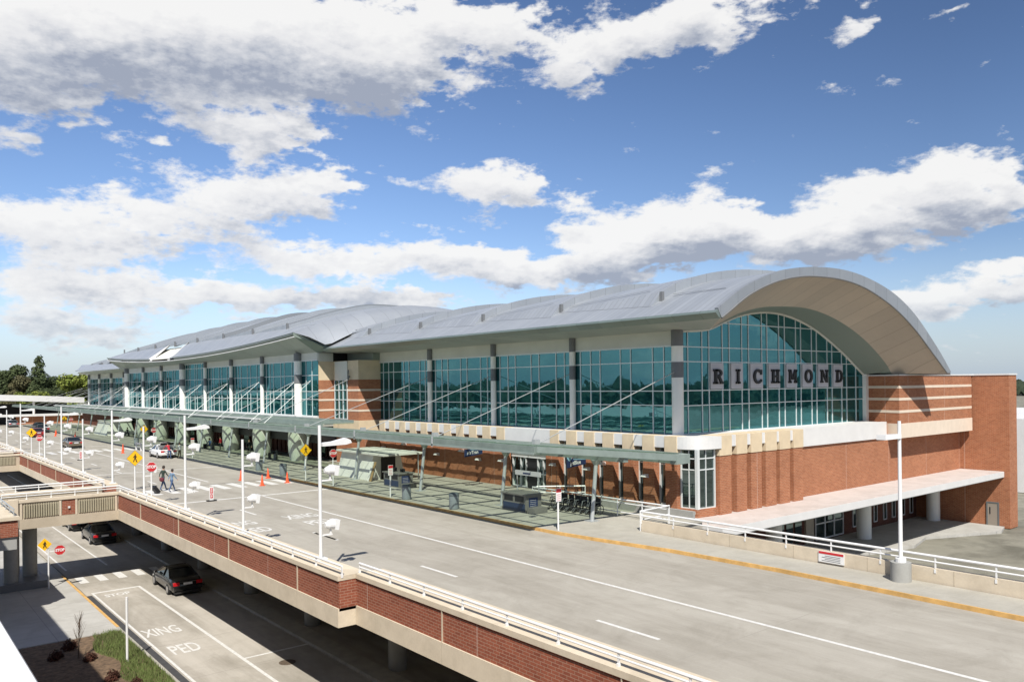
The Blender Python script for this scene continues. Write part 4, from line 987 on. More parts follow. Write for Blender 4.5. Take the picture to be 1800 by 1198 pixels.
# second, flatter canopy against the middle wing
C2 = empty('upper_canopy', (32.8, 125, 4), 'raised green canopy with white gutter in front of the middle wing', 'canopy')
MB().box(31.3, 34.3, 64.5, 188, 4.30, 4.36).build('glass_roof', M['canopyg'], C2)
for k in range(56):
    y = 64.6 + k * 2.24; MB().box(31.3, 34.3, y, y + .14, 4.37, 4.52).build('rafter', M['canopym'], C2)
MB().box(34.15, 34.32, 64.5, 188, 4.361, 4.62).build('edge_beam', M['canopym'], C2)
MB().box(31.12, 31.30, 64.5, 188, 4.18, 4.62).build('edge_beam', M['canopym'], C2)
MB().box(30.92, 31.11, 78, 188, 4.42, 4.54).build('gutter', M['white'], C2)

# ================================================================ right hand parapet, railings, ramp
e = empty('low_wall', (30.7, 0, .15), 'low beige concrete wall along the right side of the upper road', 'wall')
MB().box(30.52, 30.82, -40, 27.1, 0.0, 0.69).build('wall', M['cream'], e)
j = MB(); y = 25.0
while y > -38: j.box(30.515, 30.6, y, y + .03, .16, .688); y -= 3.2
j.build('joint', M['beige'], e)
sg = MB().box(30.47, 30.515, 16.35, 17.45, .22, .66).build('wall_sign', M['paintwhite']); tag(sg, 'white notice with a red heading fixed to the low beige wall', 'notice')
h = MB().box(30.46, 30.469, 16.37, 17.43, .56, .65).build('heading', M['red'], sg)
tl = MB()
for k in range(4): tl.box(30.463, 30.4695, 16.5, 17.3 - .13 * (k % 2), .28 + k * .065, .30 + k * .065)
tl.build('text_line', M['bandgrey'], sg)
e = empty('handrail', (30.6, 0, .69), 'white handrail on top of the low beige wall at the right', 'railing')
railing(e, [(30.55, -40), (30.55, 27.1)], 1.13, .66, 2.05, r=.04, mids=(.55,))
e = empty('handrail', (31.8, 27.2, .15), 'short white handrail turning back from the end of the low wall', 'railing')
railing(e, [(30.5, 27.15), (33.0, 27.35)], 1.15, .15, 2.4, bracket=False, mids=(.55,))
e = empty('handrail', (33, 32, .15), 'long white ramp handrail in front of the brick piers', 'railing')
railing(e, [(33.0, 27.4), (33.0, 38.4)], 1.12, .18, 1.85, bracket=False, mids=(.8, .25))
e = empty('handrail', (34.5, 37, .15), 'white handrail sloping back to the brick wall behind the wheelchairs', 'railing')
railing(e, [(33.1, 38.3), (35.6, 36.3)], 1.15, .18, 1.3, bracket=False, mids=(.6,))
tag(MB().box(34.9, 35.1, 27.3, 36.5, .0, .62).build('ramp_wall', M['greycon']), 'low pale wall behind the ramp handrail', 'wall')

# ================================================================ lamp posts
def floodlight(e, x, z, s=1.0):
    """white boxy floodlight on a bracket, pointing along +X from the pole"""
    f = MB(); a = .27 * s
    f.tube((x + .20, 0, z), (x + .34, 0, z), .13 * s, 14, r2=.24 * s); f.tube((x + .34, 0, z), (x + .58, 0, z), .24 * s, 14, r2=.27 * s)
    f.add([(x + .55, -a, z - a), (x + .55, a, z - a), (x + .55, a, z + a), (x + .55, -a, z + a), (x + .70, -a * .96, z - a * 1.15), (x + .70, a * .96, z - a * 1.15), (x + .77, a * .96, z + a * .9), (x + .77, -a * .96, z + a * .9)],
          [(3, 2, 1, 0), (0, 1, 5, 4), (1, 2, 6, 5), (2, 3, 7, 6), (3, 0, 4, 7), (4, 5, 6, 7)])
    f.box(x + .40, x + .56, -.05, .05, z + a * .8, z + a * 1.15)
    o = f.build('floodlight', M['paintwhite'], e)
    MB().add([(x + .712, -a * .8, z - a * .95), (x + .712, a * .8, z - a * .95), (x + .772, a * .8, z + a * .75), (x + .772, -a * .8, z + a * .75)], [(0, 1, 2, 3)]).build('lens', M['pgrey'], o)
    MB().box(x, x + .5, -.03, .03, z - a - .22, z - a - .16).build('bracket', M['paintwhite'], o)
    MB().box(x + .40, x + .46, -.03, .03, z - a - .2, z - a * .6).build('yoke', M['paintwhite'], o)
def lamp_post(tall):
    e = empty('lamp_post', (0, 0, 0), 'tmp', 'lamp post', 'white lamp posts along the parapet')
    H = 5.25 if tall else 4.35
    MB().tube((0, 0, 0), (0, 0, H), .072 if tall else .064, 14, r2=.062 if tall else .056).build('pole', M['paintwhite'], e, smooth=True)
    MB().box(-.2, .2, -.2, .2, 0, .05).build('base_plate', M['paintwhite'], e)
    if tall:
        a = MB(); a.extr([(.08, -.14, 4.55), (.55, -.14, 4.58), (1.1, -.14, 4.70), (1.28, -.14, 4.62), (1.34, -.14, 4.5), (1.1, -.14, 4.44), (.08, -.14, 4.42)], (0, .28, 0))
        a.build('lamp_head', M['paintwhite'], e)
        floodlight(e, .0, 3.45, .72); floodlight(e, .0, 1.30, .72)
    else:
        floodlight(e, .0, 3.5, .72); floodlight(e, .0, 1.55, .72)
    return e
LT = lamp_post(True); LS = lamp_post(False)
pos = [(13.95, 29.05, 1), (13.75, 36.7, 0), (14.05, 46.2, 1), (14.05, 54.65, 0), (14.0, 62.7, 1), (14.1, 73.0, 0), (14.1, 82.0, 1), (14.05, 90.3, 0), (14.05, 105.5, 1), (14.1, 117, 0), (14.1, 128, 1), (14.1, 140, 0), (14.1, 152, 1)]
nt = ns = 0
for i, (x, y, t) in enumerate(pos):
    if t: o = LT if nt == 0 else copy_tree(LT); nt += 1; k = nt; lb = 'tall white lamp post with an arm lamp, %s of the tall ones from the right' % words[k - 1]
    else: o = LS if ns == 0 else copy_tree(LS); ns += 1; k = ns; lb = 'shorter white post with two floodlights only, %s of the short ones from the right' % words[k - 1]
    place(o, (x, y, .86), 0, lb)
e = empty('lamp_post', (29.95, 13.85, .15), 'tall white lamp post on a round concrete foot beside the low wall at right', 'lamp post')
MB().tube((29.95, 13.85, .15), (29.95, 13.85, .86), .36, 24).build('foot', M['greycon'], e, smooth=True)
MB().tube((29.95, 13.85, .86), (29.95, 13.85, 6.1), .075, 14, r2=.06).build('pole', M['paintwhite'], e, smooth=True)
MB().tube((29.95, 13.85, .86), (29.95, 13.85, 1.0), .19, 14).build('base_plate', M['paintwhite'], e)
MB().add([(29.2, 14.0, 5.42), (29.2, 14.35, 5.42), (29.9, 13.95, 5.46), (29.9, 13.75, 5.46), (29.2, 14.0, 5.6), (29.2, 14.35, 5.6), (29.9, 13.95, 5.62), (29.9, 13.75, 5.62)], [(0, 1, 2, 3), (4, 5, 6, 7), (0, 1, 5, 4), (1, 2, 6, 5), (2, 3, 7, 6), (3, 0, 4, 7)]).build('lamp_head', M['paintwhite'], e)
# the plain white post by the lower road
o = MB().tube((0, 0, 0), (0, 0, 3.0), .055, 10).build('marker_post', M['paintwhite'], smooth=True); o.location = (9.35, 39.5, ZL + .1); tag(o, 'plain white post standing in the grass bed by the lower road', 'post')

# ================================================================ road signs
def octagon(r, y): return [(r * math.cos(R(22.5 + 45 * k)), y, r * math.sin(R(22.5 + 45 * k))) for k in range(8)]
def stop_sign(h, size=.60):
    e = empty('stop_sign', (0, 0, 0), 'tmp', 'stop sign', 'red stop signs')
    MB().tube((0, .03, 0), (0, .03, h + .3), .045, 8).build('post', M['paintwhite'], e)
    r = size / 2 / math.cos(R(22.5))
    b = MB(); b.extr([(a, bb, c + h) for a, bb, c in octagon(r, -.03)], (0, .02, 0)); p = b.build('sign_border', M['paintwhite'], e)
    b = MB(); b.extr([(a, bb, c + h) for a, bb, c in octagon(r * .94, -.04)], (0, .009, 0)); b.build('sign_face', M['red'], p)
    t = text_mb('STOP', size * .42, M_plane((0, -.044, h), (1, 0, 0), (0, 0, 1)), .9, .012); t.build('lettering', M['paintwhite'], p, fix=False)
    return e
def walker_mb(s, y, h):
    """the pedestrian figure of the warning sign"""
    m_ = MB(); q = lambda a, b: (a * s, y, h + b * s)
    m_.tube((0.02 * s, y, h + .33 * s), (0.02 * s, y - .004, h + .33 * s), .06 * s, 12)
    for pts in ([(-.07, .24), (.09, .26), (.08, 0.0), (-.06, 0.0)], [(-.06, .02), (.02, .02), (-.10, -.36), (-.18, -.34)], [(0, .02), (.08, .02), (.18, -.34), (.10, -.37), (.02, -.12)],
                [(-.07, .24), (-.03, .20), (-.16, .02), (-.20, .05)], [(.08, .25), (.06, .18), (.15, .04), (.19, .07)], [(.10, -.37), (.18, -.34), (.23, -.36), (.22, -.39)]):
        m_.extr([q(*p) for p in pts], (0, -.004, 0))
    return m_
def ped_sign(h, size=.74):
    e = empty('pedestrian_sign', (0, 0, 0), 'tmp', 'warning sign', 'yellow pedestrian crossing signs')
    MB().tube((0, .03, 0), (0, .03, h + .4), .045, 8).build('post', M['paintwhite'], e)
    d = size / math.sqrt(2)
    b = MB(); b.extr([(0, -.03, h - d), (d, -.03, h), (0, -.03, h + d), (-d, -.03, h)], (0, .02, 0)); p = b.build('sign_border', M['black'], e)
    b = MB(); d2 = d * .965; b.extr([(0, -.038, h - d2), (d2, -.038, h), (0, -.038, h + d2), (-d2, -.038, h)], (0, .007, 0)); b.build('sign_face', M['signyel'], p)
    walker_mb(.95 * size, -.04, h).build('symbol', M['black'], p)
    return e
ss = stop_sign(1.83); ps = ped_sign(2.2)
place(ss, (14.2, 53.5, .86), R(0), 'red stop sign on a white post at the parapet by the near crosswalk')
place(ps, (14.0, 56.6, .86), R(0), 'yellow pedestrian sign on a white post at the mouth of the near footbridge')
c = copy_tree(ss); place(c, (14.25, 94.6, .86), 0, 'red stop sign at the parapet short of the far crosswalk')
c = copy_tree(ps); place(c, (14.25, 99.6, .86), 0, 'yellow pedestrian sign at the mouth of the far footbridge')
ss2 = stop_sign(2.45); ps2 = ped_sign(2.42)
place(ps2, (27.6, 60.0, .15), 0, 'yellow pedestrian sign on the kerb by the orange cones'); place(ss2, (27.6, 55.2, .15), 0, 'red stop sign on the kerb in front of the pale booth')
c = copy_tree(ps2); place(c, (27.7, 107.5, .15), 0, 'yellow pedestrian sign on the kerb behind the white car')
c = copy_tree(ss2); place(c, (27.7, 103.2, .15), 0, 'red stop sign on the kerb just right of the white car')
c = copy_tree(ps2); place(c, (27.7, 158.5, .15), 0, 'farthest yellow pedestrian sign by the dark parked cars')
c = copy_tree(ss2); place(c, (27.7, 152.5, .15), 0, 'farthest red stop sign by the dark parked cars')
def small_sign(h, hh, ww):
    e = empty('parking_sign', (0, 0, 0), 'tmp', 'sign')
    MB().tube((0, .03, 0), (0, .03, h), .045, 8).build('post', M['paintwhite'], e)
    p = MB().box(-ww / 2, ww / 2, -.03, -.01, h - hh, h).build('sign_face', M['paintwhite'], e)
    MB().box(-ww / 2 + .01, ww / 2 - .01, -.036, -.031, h - hh * .3, h - .02).build('red_header', M['red'], p)
    t = MB()
    for k in range(4): t.box(-ww / 2 + .04, ww / 2 - .05, -.034, -.031, h - hh + .05 + k * .1, h - hh + .07 + k * .1)
    t.build('text_line', M['red'], p); return e
s1 = small_sign(2.15, .68, .36); place(s1, (27.6, 30.1, .15), 0, 'white parking sign with red header on the kerb beside the wheelchairs'); s1['group'] = 'white parking signs on the kerb'
c = copy_tree(s1); place(c, (27.6, 46.8, .15), 0, 'white parking sign with red header on the kerb left of the nearest bins')
c = copy_tree(s1); place(c, (27.7, 88.5, .15), 0, 'thin white parking sign on the kerb right of the white car')
# signs on one post by the lower road
e = empty('road_sign', (9.05, 57.3, ZL + .1), 'white post with a yellow pedestrian sign and a red stop sign by the lower road', 'road signs')
MB().tube((9.05, 57.3, ZL + .1), (9.05, 57.3, -2.3), .045, 8).build('post', M['paintwhite'], e)
MB().box(9.05, 9.5, 57.28, 57.32, -2.56, -2.50).build('arm', M['paintwhite'], e)
b = MB(); d = .40; b.extr([(8.84, 57.22, -2.05 - d), (8.84 + d, 57.22, -2.05), (8.84, 57.22, -2.05 + d), (8.84 - d, 57.22, -2.05)], (0, .02, 0)); p = b.build('pedestrian_sign', M['signyel'], e)
k = walker_mb(.54, 57.2, -2.05); k.v = [(x + 8.84, y, z) for x, y, z in k.v]; k.build('symbol', M['black'], p)
b = MB(); b.extr([(x + 9.68, 57.22, z - 2.5) for x, _, z in octagon(.31, 0)], (0, .02, 0)); p = b.build('stop_sign', M['red'], e)
text_mb('STOP', .235, M_plane((9.68, 57.21, -2.5), (1, 0, 0), (0, 0, 1)), .9, .012).build('lettering', M['paintwhite'], p, fix=False)
# crosswalk delineators
def delineator(label, x, y):
    e = empty('crosswalk_marker', (x, y, 0), label, 'road marker', 'upright stop markers in the road')
    MB().box(x - .3, x + .3, y - .2, y + .2, .002, .07).build('base', M['rubber'], e)
    p = MB().box(x - .13, x + .13, y - .02, y + .02, .07, .98).build('panel', M['paintwhite'], e)
    r = MB().box(x - .085, x + .085, y - .026, y - .021, .2, .9).build('red_strip', M['red'], p)
    for i, ch in enumerate('STOP'):
        text_mb(ch, .17, M_plane((x, y - .029, .80 - i * .165), (1, 0, 0), (0, 0, 1)), 1, .006).build('lettering', M['paintwhite'], r, fix=False)
delineator('white upright marker with vertical red STOP strip in the road beyond the near stop line', 18.3, 54.6)
delineator('white upright marker with vertical red STOP strip in the road before the far crosswalk', 18.4, 96.5)
# cones
cn = empty('traffic_cone', (0, 0, 0), 'tmp', 'traffic cone', 'orange traffic cones')
MB().box(-.19, .19, -.19, .19, 0.002, .04).build('base', M['orange'], cn)
MB().lathe([(.14, .04), (.10, .3), (.03, .82), (.02, .86)], (0, 0, 0), 14).build('cone', M['orange'], cn, smooth=True)
MB().lathe([(.082, .42), (.062, .58)], (0, 0, 0), 14).build('reflective_collar', M['paintwhite'], cn)
for i, (x, y, lb) in enumerate([(24.15, 60.4, 'orange cone nearest the camera, in the near crosswalk'), (26.35, 60.75, 'orange cone on the near crosswalk by the kerb, right of the two bins'), (26.5, 65.0, 'orange cone at the kerb just left of the two bins'), (24.2, 65.0, 'orange cone beside the short floodlight post, on the road past the crosswalk'),
                               (24.2, 103.2, 'front one of two orange cones left of the white car'), (25.2, 107.4, 'rear one of two orange cones left of the white car'), (24.9, 150, 'leftmost of the three far orange cones'), (26.0, 156, 'middle of the three far orange cones'), (26.9, 145, 'rightmost of the three far orange cones')]):
    o = cn if i == 0 else copy_tree(cn); place(o, (x, y, 0), 0, lb)
# bins
bn = empty('litter_bin', (0, 0, 0), 'tmp', 'litter bin', 'round grey litter bins on the kerb')
MB().lathe([(.28, .02), (.30, .08), (.30, .80)], n=20).build('body', M['bin'], bn, smooth=True)
MB().lathe([(.315, .80), (.315, .90), (.26, .98), (.20, 1.0)], n=20).build('lid', M['binlid'], bn, smooth=True)
for i, (x, y, lb) in enumerate([(27.75, 39.6, 'grey litter bin nearest the camera, standing alone on the kerb'), (27.8, 45.1, 'grey litter bin between the parking sign and the front kiosk'), (27.8, 64.9, 'grey litter bin right of the pair beyond the crosswalk'), (27.8, 70.2, 'grey litter bin left of the pair beyond the crosswalk'), (28.3, 113.5, 'far grey litter bin left of the white car')]):
    o = bn if i == 0 else copy_tree(bn); place(o, (x, y, .15), 0, lb)

# ================================================================ kerbside kiosks, booth
def kiosk(x, y, label, header):
    e = empty('check_in_kiosk', (x, y, .15), label, 'kiosk', 'kerbside check in kiosks')
    z = .15
    b = MB().box(x - .6, x + .6, y - 1.1, y + 1.1, z, z + 1.0).build('counter', M['kiosk'], e)
    MB().box(x - .68, x + .68, y - 1.2, y + 1.2, z + 1.0, z + 1.07).build('counter_top', M['kiosk'], e)
    MB().box(x - .615, x - .6, y - 1.0, y + 1.0, z + .08, z + .5).build('blue_panel', M['kioskblue'], e)
    MB().box(x - .612, x - .6, y - .9, y - .1, z + .6, z + .93).build('opening', M['black'], e)
    MB().box(x - .612, x - .6, y + .1, y + .9, z + .6, z + .93).build('opening', M['black'], e)
    q = MB().box(x - .38, x + .3, y - 1.115, y - 1.1, z + .15, z + .85).build('side_poster', M['navy'], e)
    t = MB()
    for k in range(5): t.box(x - .3, x + .18, y - 1.12, y - 1.116, z + .25 + .11 * k, z + .27 + .11 * k)
    t.build('text_line', M['pgrey'], q)
    if header:
        for s in (-1.0, 1.0): MB().tube((x + .5, y + s, z + 1.07), (x + .5, y + s, z + 2.25), .03, 6).build('header_post', M['postm'], e)
        h = MB().box(x + .46, x + .54, y - 1.15, y + 1.15, z + 2.0, z + 2.28).build('header', M['pgrey'], e)
        MB().box(x + .452, x + .46, y - .3, y + .4, z + 2.08, z + 2.18).build('header_name', M['navy'], h)
    MB().box(x - .5, x + .5, y - 1.75, y - 1.15, z, z + .32).build('bag_scale', M['kiosk'], e)
    if not header:
        for k, (a, b2, c) in enumerate(((-.3, .3, .3), (.2, -.3, .22), (.1, .7, .26))):
            MB().box(x + a - .15, x + a + .15, y + b2 - .12, y + b2 + .12, z + 1.07, z + 1.07 + c).build('monitor', M['black'], e)
kiosk(30.5, 36.5, 'dark check in kiosk with a header sign near the automatic doors', True)
kiosk(31.1, 51.6, 'dark check in kiosk with black monitors between the booth and the bins', False)
e = empty('booth', (32.8, 58.5, .15), 'pale temporary booth with sloping sides and a flat roof on the pavement', 'booth')
z = .15
MB().add([(31.2, 56.4, z), (31.2, 61.8, z), (34.6, 61.8, z), (34.6, 56.4, z), (31.75, 56.4, z + 2.0), (31.75, 61.8, z + 2.0), (34.2, 61.8, z + 2.0), (34.2, 56.4, z + 2.0)],
         [(0, 1, 2, 3), (4, 5, 6, 7), (0, 1, 5, 4), (1, 2, 6, 5), (2, 3, 7, 6), (3, 0, 4, 7)]).build('body', M['egg'], e)
MB().box(31.3, 34.9, 54.0, 62.0, z + 2.04, z + 2.18).build('roof', M['egg'], e)
MB().box(32.4, 33.7, 56.34, 56.399, z, z + 1.75).build('opening', M['black'], e)
MB().tube((34.6, 54.3, z), (34.6, 54.3, z + 2.04), .04, 6).build('roof_post', M['postm'], e)
for k, (a, b2) in enumerate(((55.9, 56.2), (55.5, 55.85))):
    MB().add([(31.0, a, z), (31.0, a + .06, z), (31.5, a + .06, z + 1.5), (31.5, a, z + 1.5), (31.0, b2, z), (31.5, b2, z + 1.5)], [(0, 1, 2, 3), (0, 4, 5, 3)]).build('leaning_board', M['wood'] if k else M['egg'], e)
e = empty('booth', (32.5, 146, .15), 'far rounded pale shelter on the kerb near the dark parked cars', 'booth')
MB().add([(30.6, 141, z), (30.6, 150, z), (35.0, 150, z), (35.0, 141, z), (31.3, 141.4, z + 2.2), (31.3, 149.6, z + 2.2), (34.4, 149.6, z + 2.2), (34.4, 141.4, z + 2.2)],
         [(0, 1, 2, 3), (4, 5, 6, 7), (0, 1, 5, 4), (1, 2, 6, 5), (2, 3, 7, 6), (3, 0, 4, 7)]).build('body', M['egg'], e)
MB().box(31.2, 34.5, 141.2, 149.8, z + 2.2, z + 2.3).build('roof', M['egg'], e)
# hanging airline signs
def airline(x, y, txt, label, tail):
    e = empty('airline_sign', (x, y, 2.75), label, 'airline sign', 'navy airline signs under the canopy')
    b = MB(); b.extr([(x - .8, y, 2.42), (x + .8, y, 2.58), (x + .8, y, 3.05), (x - .8, y, 2.98)], (0, .08, 0)); p = b.build('panel', M['navy'], e)
    text_mb(txt, .34, M_plane((x - .1, y - .006, 2.72), (1, 0, .06), (-.06, 0, 1)), .95, .008).build('lettering', M['paintwhite'], p, fix=False)
    b = MB(); b.extr([(x - .3, y - .003, 2.93), (x + .8, y - .003, 2.86), (x + .8, y - .003, 2.91), (x - .3, y - .003, 2.97)], (0, .002, 0)); b.build('stripe', M['skyblue'], p)
    if tail: MB().tube((x - .62, y - .02, 3.02), (x - .62, y + .06, 3.02), .17, 12).build('round_emblem', M['skyblue'], p)
    MB().box(x - .5, x - .45, y + .02, y + .06, 3.0, 3.75).build('hanger', M['postm'], e); MB().box(x + .5, x + .55, y + .02, y + .06, 3.0, 3.6).build('hanger', M['postm'], e)
airline(34.6, 36.0, 'jetBlue', 'navy hanging sign reading jetBlue right of the automatic doors', True)
airline(34.6, 46.8, 'AirTran', 'navy hanging sign reading AirTran left of the automatic doors', False)

# wheelchairs
wc = empty('wheelchair', (0, 0, 0), 'folded black wheelchair in the row behind the tilted canopy post', 'wheelchair', 'black wheelchairs parked in a row')
def ring_mb(c, r, th, axis='x', n=18):
    m_ = MB()
    for i in range(n):
        a = R(360 * i / n); b = R(360 * (i + 1) / n)
        m_.tube((c[0], c[1] + r * math.cos(a), c[2] + r * math.sin(a)), (c[0], c[1] + r * math.cos(b), c[2] + r * math.sin(b)), th, 5)
    for i in range(6):
        a = R(60 * i); m_.tube(c, (c[0], c[1] + r * math.cos(a), c[2] + r * math.sin(a)), .006, 4)
    return m_
for s in (-.26, .26):
    ring_mb((s, -.12, .31), .29, .022).build('wheel', M['rubber'], wc); ring_mb((s * .9, .35, .1), .09, .018, n=10).build('caster', M['rubber'], wc)
MB().box(-.22, .22, -.2, .25, .46, .52).build('seat', M['black'], wc); MB().box(-.22, .22, -.26, -.21, .5, .95).build('backrest', M['black'], wc)
f = MB()
for s in (-.23, .23):
    f.path([(s, -.38, .98), (s, -.24, .95), (s, -.22, .2), (s, .3, .25), (s, .5, .1)], .016, 6); f.path([(s, -.22, .72), (s, .2, .72), (s, .3, .45)], .02, 6)
f.build('frame', M['darkgrey'], wc); MB().tube((.24, -.3, .4), (.24, -.3, 2.25), .012, 5).build('mast', M['black'], wc)
for i in range(7):
    o = wc if i == 0 else copy_tree(wc); place(o, (32.25 + .03 * i, 35.4 - i * .52, .15), R(90 + 8 * math.sin(i * 2)), 'black wheelchair with a thin mast, %s from the left in the parked row' % words[i])

# ================================================================ cars
def loft(secs, close=True):
    """secs: list of closed rings with equal counts"""
    m_ = MB(); n = len(secs[0])
    vs = [p for s in secs for p in s]; fs = []
    for k in range(len(secs) - 1):
        for i in range(n): fs.append((k * n + i, k * n + (i + 1) % n, (k + 1) * n + (i + 1) % n, (k + 1) * n + i))
    fs += [tuple(range(n))[::-1], tuple((len(secs) - 1) * n + i for i in range(n))]
    return m_.add(vs, fs)
def sedan(name, paint, L=4.8, Wd=1.85, H=1.45, boxy=0.0, label='tmp', open_trunk=False):
    """faces +Y; rear at -Y, centre of the wheelbase at the origin"""
    e = empty(name, (0, 0, 0), label, 'car'); h = L / 2; w2 = Wd / 2
    def ring(y, wb, zt, wt, zb=.24):
        return [(-wb * .86, y, zb), (-wb, y, zb + .14), (-wb, y, zt - .22), (-wt, y, zt - .03), (-wt * .6, y, zt), (wt * .6, y, zt), (wt, y, zt - .03), (wb, y, zt - .22), (wb, y, zb + .14), (wb * .86, y, zb)]
    zd = .95 + boxy * .02
    S = [ring(-h, w2 * .86, .80, w2 * .78, .38), ring(-h + .08, w2 * .93, .93, w2 * .82, .30), ring(-h + .35, w2 * .98, zd + .02, w2 * .86), ring(-h + 1.0, w2, zd + .03, w2 * .9), ring(-.2, w2, .97, w2 * .92), ring(.9, w2, .95, w2 * .9),
         ring(h - 1.1, w2 * .99, .93, w2 * .88), ring(h - .45, w2 * .96, .84, w2 * .8), ring(h - .12, w2 * .86, .72, w2 * .7, .3), ring(h, w2 * .74, .62, w2 * .6, .36)]
    body = loft(S).build('body', paint, e, smooth=True)
    # greenhouse
    def cab(y, z, wd): return [(-wd, y, z), (wd, y, z)]
    yr0, yr1, yf1, yf0 = -h + .95, -h + 1.75, .35, 1.25
    roofz = H
    c = MB()
    A = [(-w2 * .88, yr0, zd - .02), (w2 * .88, yr0, zd - .02), (w2 * .9, yf0, .93), (-w2 * .9, yf0, .93), (-w2 * .68, yr1, roofz - .04), (w2 * .68, yr1, roofz - .04), (w2 * .66, yf1, roofz - .04), (-w2 * .66, yf1, roofz - .04)]
    c.add(A, [(0, 1, 5, 4), (1, 2, 6, 5), (2, 3, 7, 6), (3, 0, 4, 7), (4, 5, 6, 7)])
    g = c.build('windows', M['carglass'], e)
    r = loft([[(-w2 * .60, yr1 - .05, roofz - .05), (w2 * .60, yr1 - .05, roofz - .05), (w2 * .69, yr1 + .02, roofz - .06), (w2 * .5, yr1, roofz - .01), (-w2 * .5, yr1, roofz - .01), (-w2 * .69, yr1 + .02, roofz - .06)],
              [(-w2 * .66, -.2, roofz - .04), (w2 * .66, -.2, roofz - .04), (w2 * .71, -.2, roofz - .03), (w2 * .5, -.2, roofz + .03), (-w2 * .5, -.2, roofz + .03), (-w2 * .71, -.2, roofz - .03)],
              [(-w2 * .60, yf1, roofz - .05), (w2 * .60, yf1, roofz - .05), (w2 * .68, yf1 - .02, roofz - .06), (w2 * .5, yf1, roofz - .01), (-w2 * .5, yf1, roofz - .01), (-w2 * .68, yf1 - .02, roofz - .06)]])
    for s in (-1, 1):
        for (ya, xa, za), (yb, xb, zb) in (((yr0 - .02, .89, zd), (yr1, .69, roofz - .04)), ((yf0 + .02, .91, .94), (yf1, .67, roofz - .04)), ((-.35, .915, .96), (-.35, .70, roofz - .03))):
            r.tube((s * w2 * xa, ya, za), (s * w2 * xb, yb, zb), .04, 5)
    r.build('roof', paint, e, smooth=True)
    if open_trunk:
        MB().add([(-w2 * .75, -h + .3, zd + .06), (w2 * .75, -h + .3, zd + .06), (w2 * .8, -h + 1.05, zd + .07), (-w2 * .8, -h + 1.05, zd + .07)], [(0, 1, 2, 3)]).build('boot_opening', M['black'], e)
        MB().extr([(-w2 * .8, -h + 1.0, zd + .05), (-w2 * .8, -h + .55, zd + .78), (-w2 * .8, -h + .49, zd + .76), (-w2 * .8, -h + .93, zd + .03)], (Wd * .8, 0, 0)).build('boot_lid', paint, e)
        MB().add([(-w2 * .76, -h + .92, zd + .09), (w2 * .76, -h + .92, zd + .09), (w2 * .76, -h + .485, zd + .74), (-w2 * .76, -h + .485, zd + .74)], [(0, 1, 2, 3)]).build('boot_lining', M['black'], e)
    for s in (-1, 1):
        for yw in (-h + 1.0, h - .95):
            wl = MB().tube((s * (w2 - .21), yw, .32), (s * (w2 + .01), yw, .32), .325, 20).build('wheel', M['rubber'], e, smooth=True)
            MB().tube((s * (w2 - .01), yw, .32), (s * (w2 + .02), yw, .32), .21, 16).build('rim', M['rim'], wl)
        MB().box(s * w2 * .52, s * w2 * .90, -h - .015, -h + .12, .66, .86).build('tail_light', M['taillight'], e)
        MB().box(s * w2 * .42, s * w2 * .76, h - .12, h + .0, .56, .68).build('headlight', M['pgrey'], e)
        MB().box(s * w2 * .97, s * (w2 + .16), .78, .93, .95, 1.07).build('mirror', paint, e)
    MB().box(-w2 * .9, w2 * .9, -h - .05, -h + .15, .40, .60).build('bumper', paint, e)
    MB().box(-.26, .26, -h - .012, -h + .02, .68, .81).build('number_plate', M['plate'], e)
    MB().box(-w2 * .5, w2 * .5, -h - .02, -h + .02, .845, .87).build('trim', M['chrome'], e)
    MB().box(-w2 * .8, w2 * .8, -h + .05, h - .1, .16, .30).build('underbody', M['rubber'], e)
    return e
pb = car_paint('paint_black', (0.008, 0.008, 0.009), 0.1); pt = car_paint('paint_tan', (0.22, 0.18, 0.13), 0.5); pw_ = car_paint('paint_white', (0.75, 0.75, 0.74), 0.0)
pr = car_paint('paint_red', (0.25, 0.02, 0.02)); pg = car_paint('paint_grey', (0.10, 0.105, 0.11), 0.6); psv = car_paint('paint_silver', (0.35, 0.36, 0.38), 0.7)
bl = sedan('parked_car', pb, 5.1, 1.9, 1.42, 1, open_trunk=False); bl['group'] = 'black sedans on the lower road'
place(bl, (15.45, 52.85, ZL), R(-1.5), 'black sedan nearest the camera, alone on the lower road')
c = copy_tree(bl); place(c, (15.35, 73.8, ZL), R(-1), 'middle black sedan, partly in the shade beyond the footbridge')
c = copy_tree(bl); place(c, (15.3, 82.0, ZL), R(-1), 'farthest black sedan, half hidden behind the middle one')
wcar = sedan('parked_car', pw_, 4.6, 1.85, 1.45, open_trunk=True); place(wcar, (26.1, 93.9, 0), R(1), 'white car at the kerb with its boot lid open')
tcar = sedan('moving_car', pt, 4.8, 1.85, 1.42); place(tcar, (21.6, 118.6, 0), R(2), 'tan sedan driving along the middle of the upper road')
rcar = sedan('moving_car', pr, 4.6, 1.8, 1.42); place(rcar, (22.3, 150.5, 0), R(0), 'red car behind a lamp post on the far upper road')
gcar = sedan('parked_car', pg, 4.9, 1.9, 1.5); place(gcar, (25.3, 165.5, 0), R(0), 'dark grey sedan standing at the far kerb'); gcar['group'] = 'dark cars at the far kerb'
c = copy_tree(gcar); place(c, (26.4, 176.0, 0), R(0), 'second dark car, right behind the dark grey sedan at the far kerb')
scar = sedan('moving_car', psv, 4.8, 1.85, 1.45); place(scar, (24.6, 196.0, 0), R(0), 'silver car farthest along the upper road')

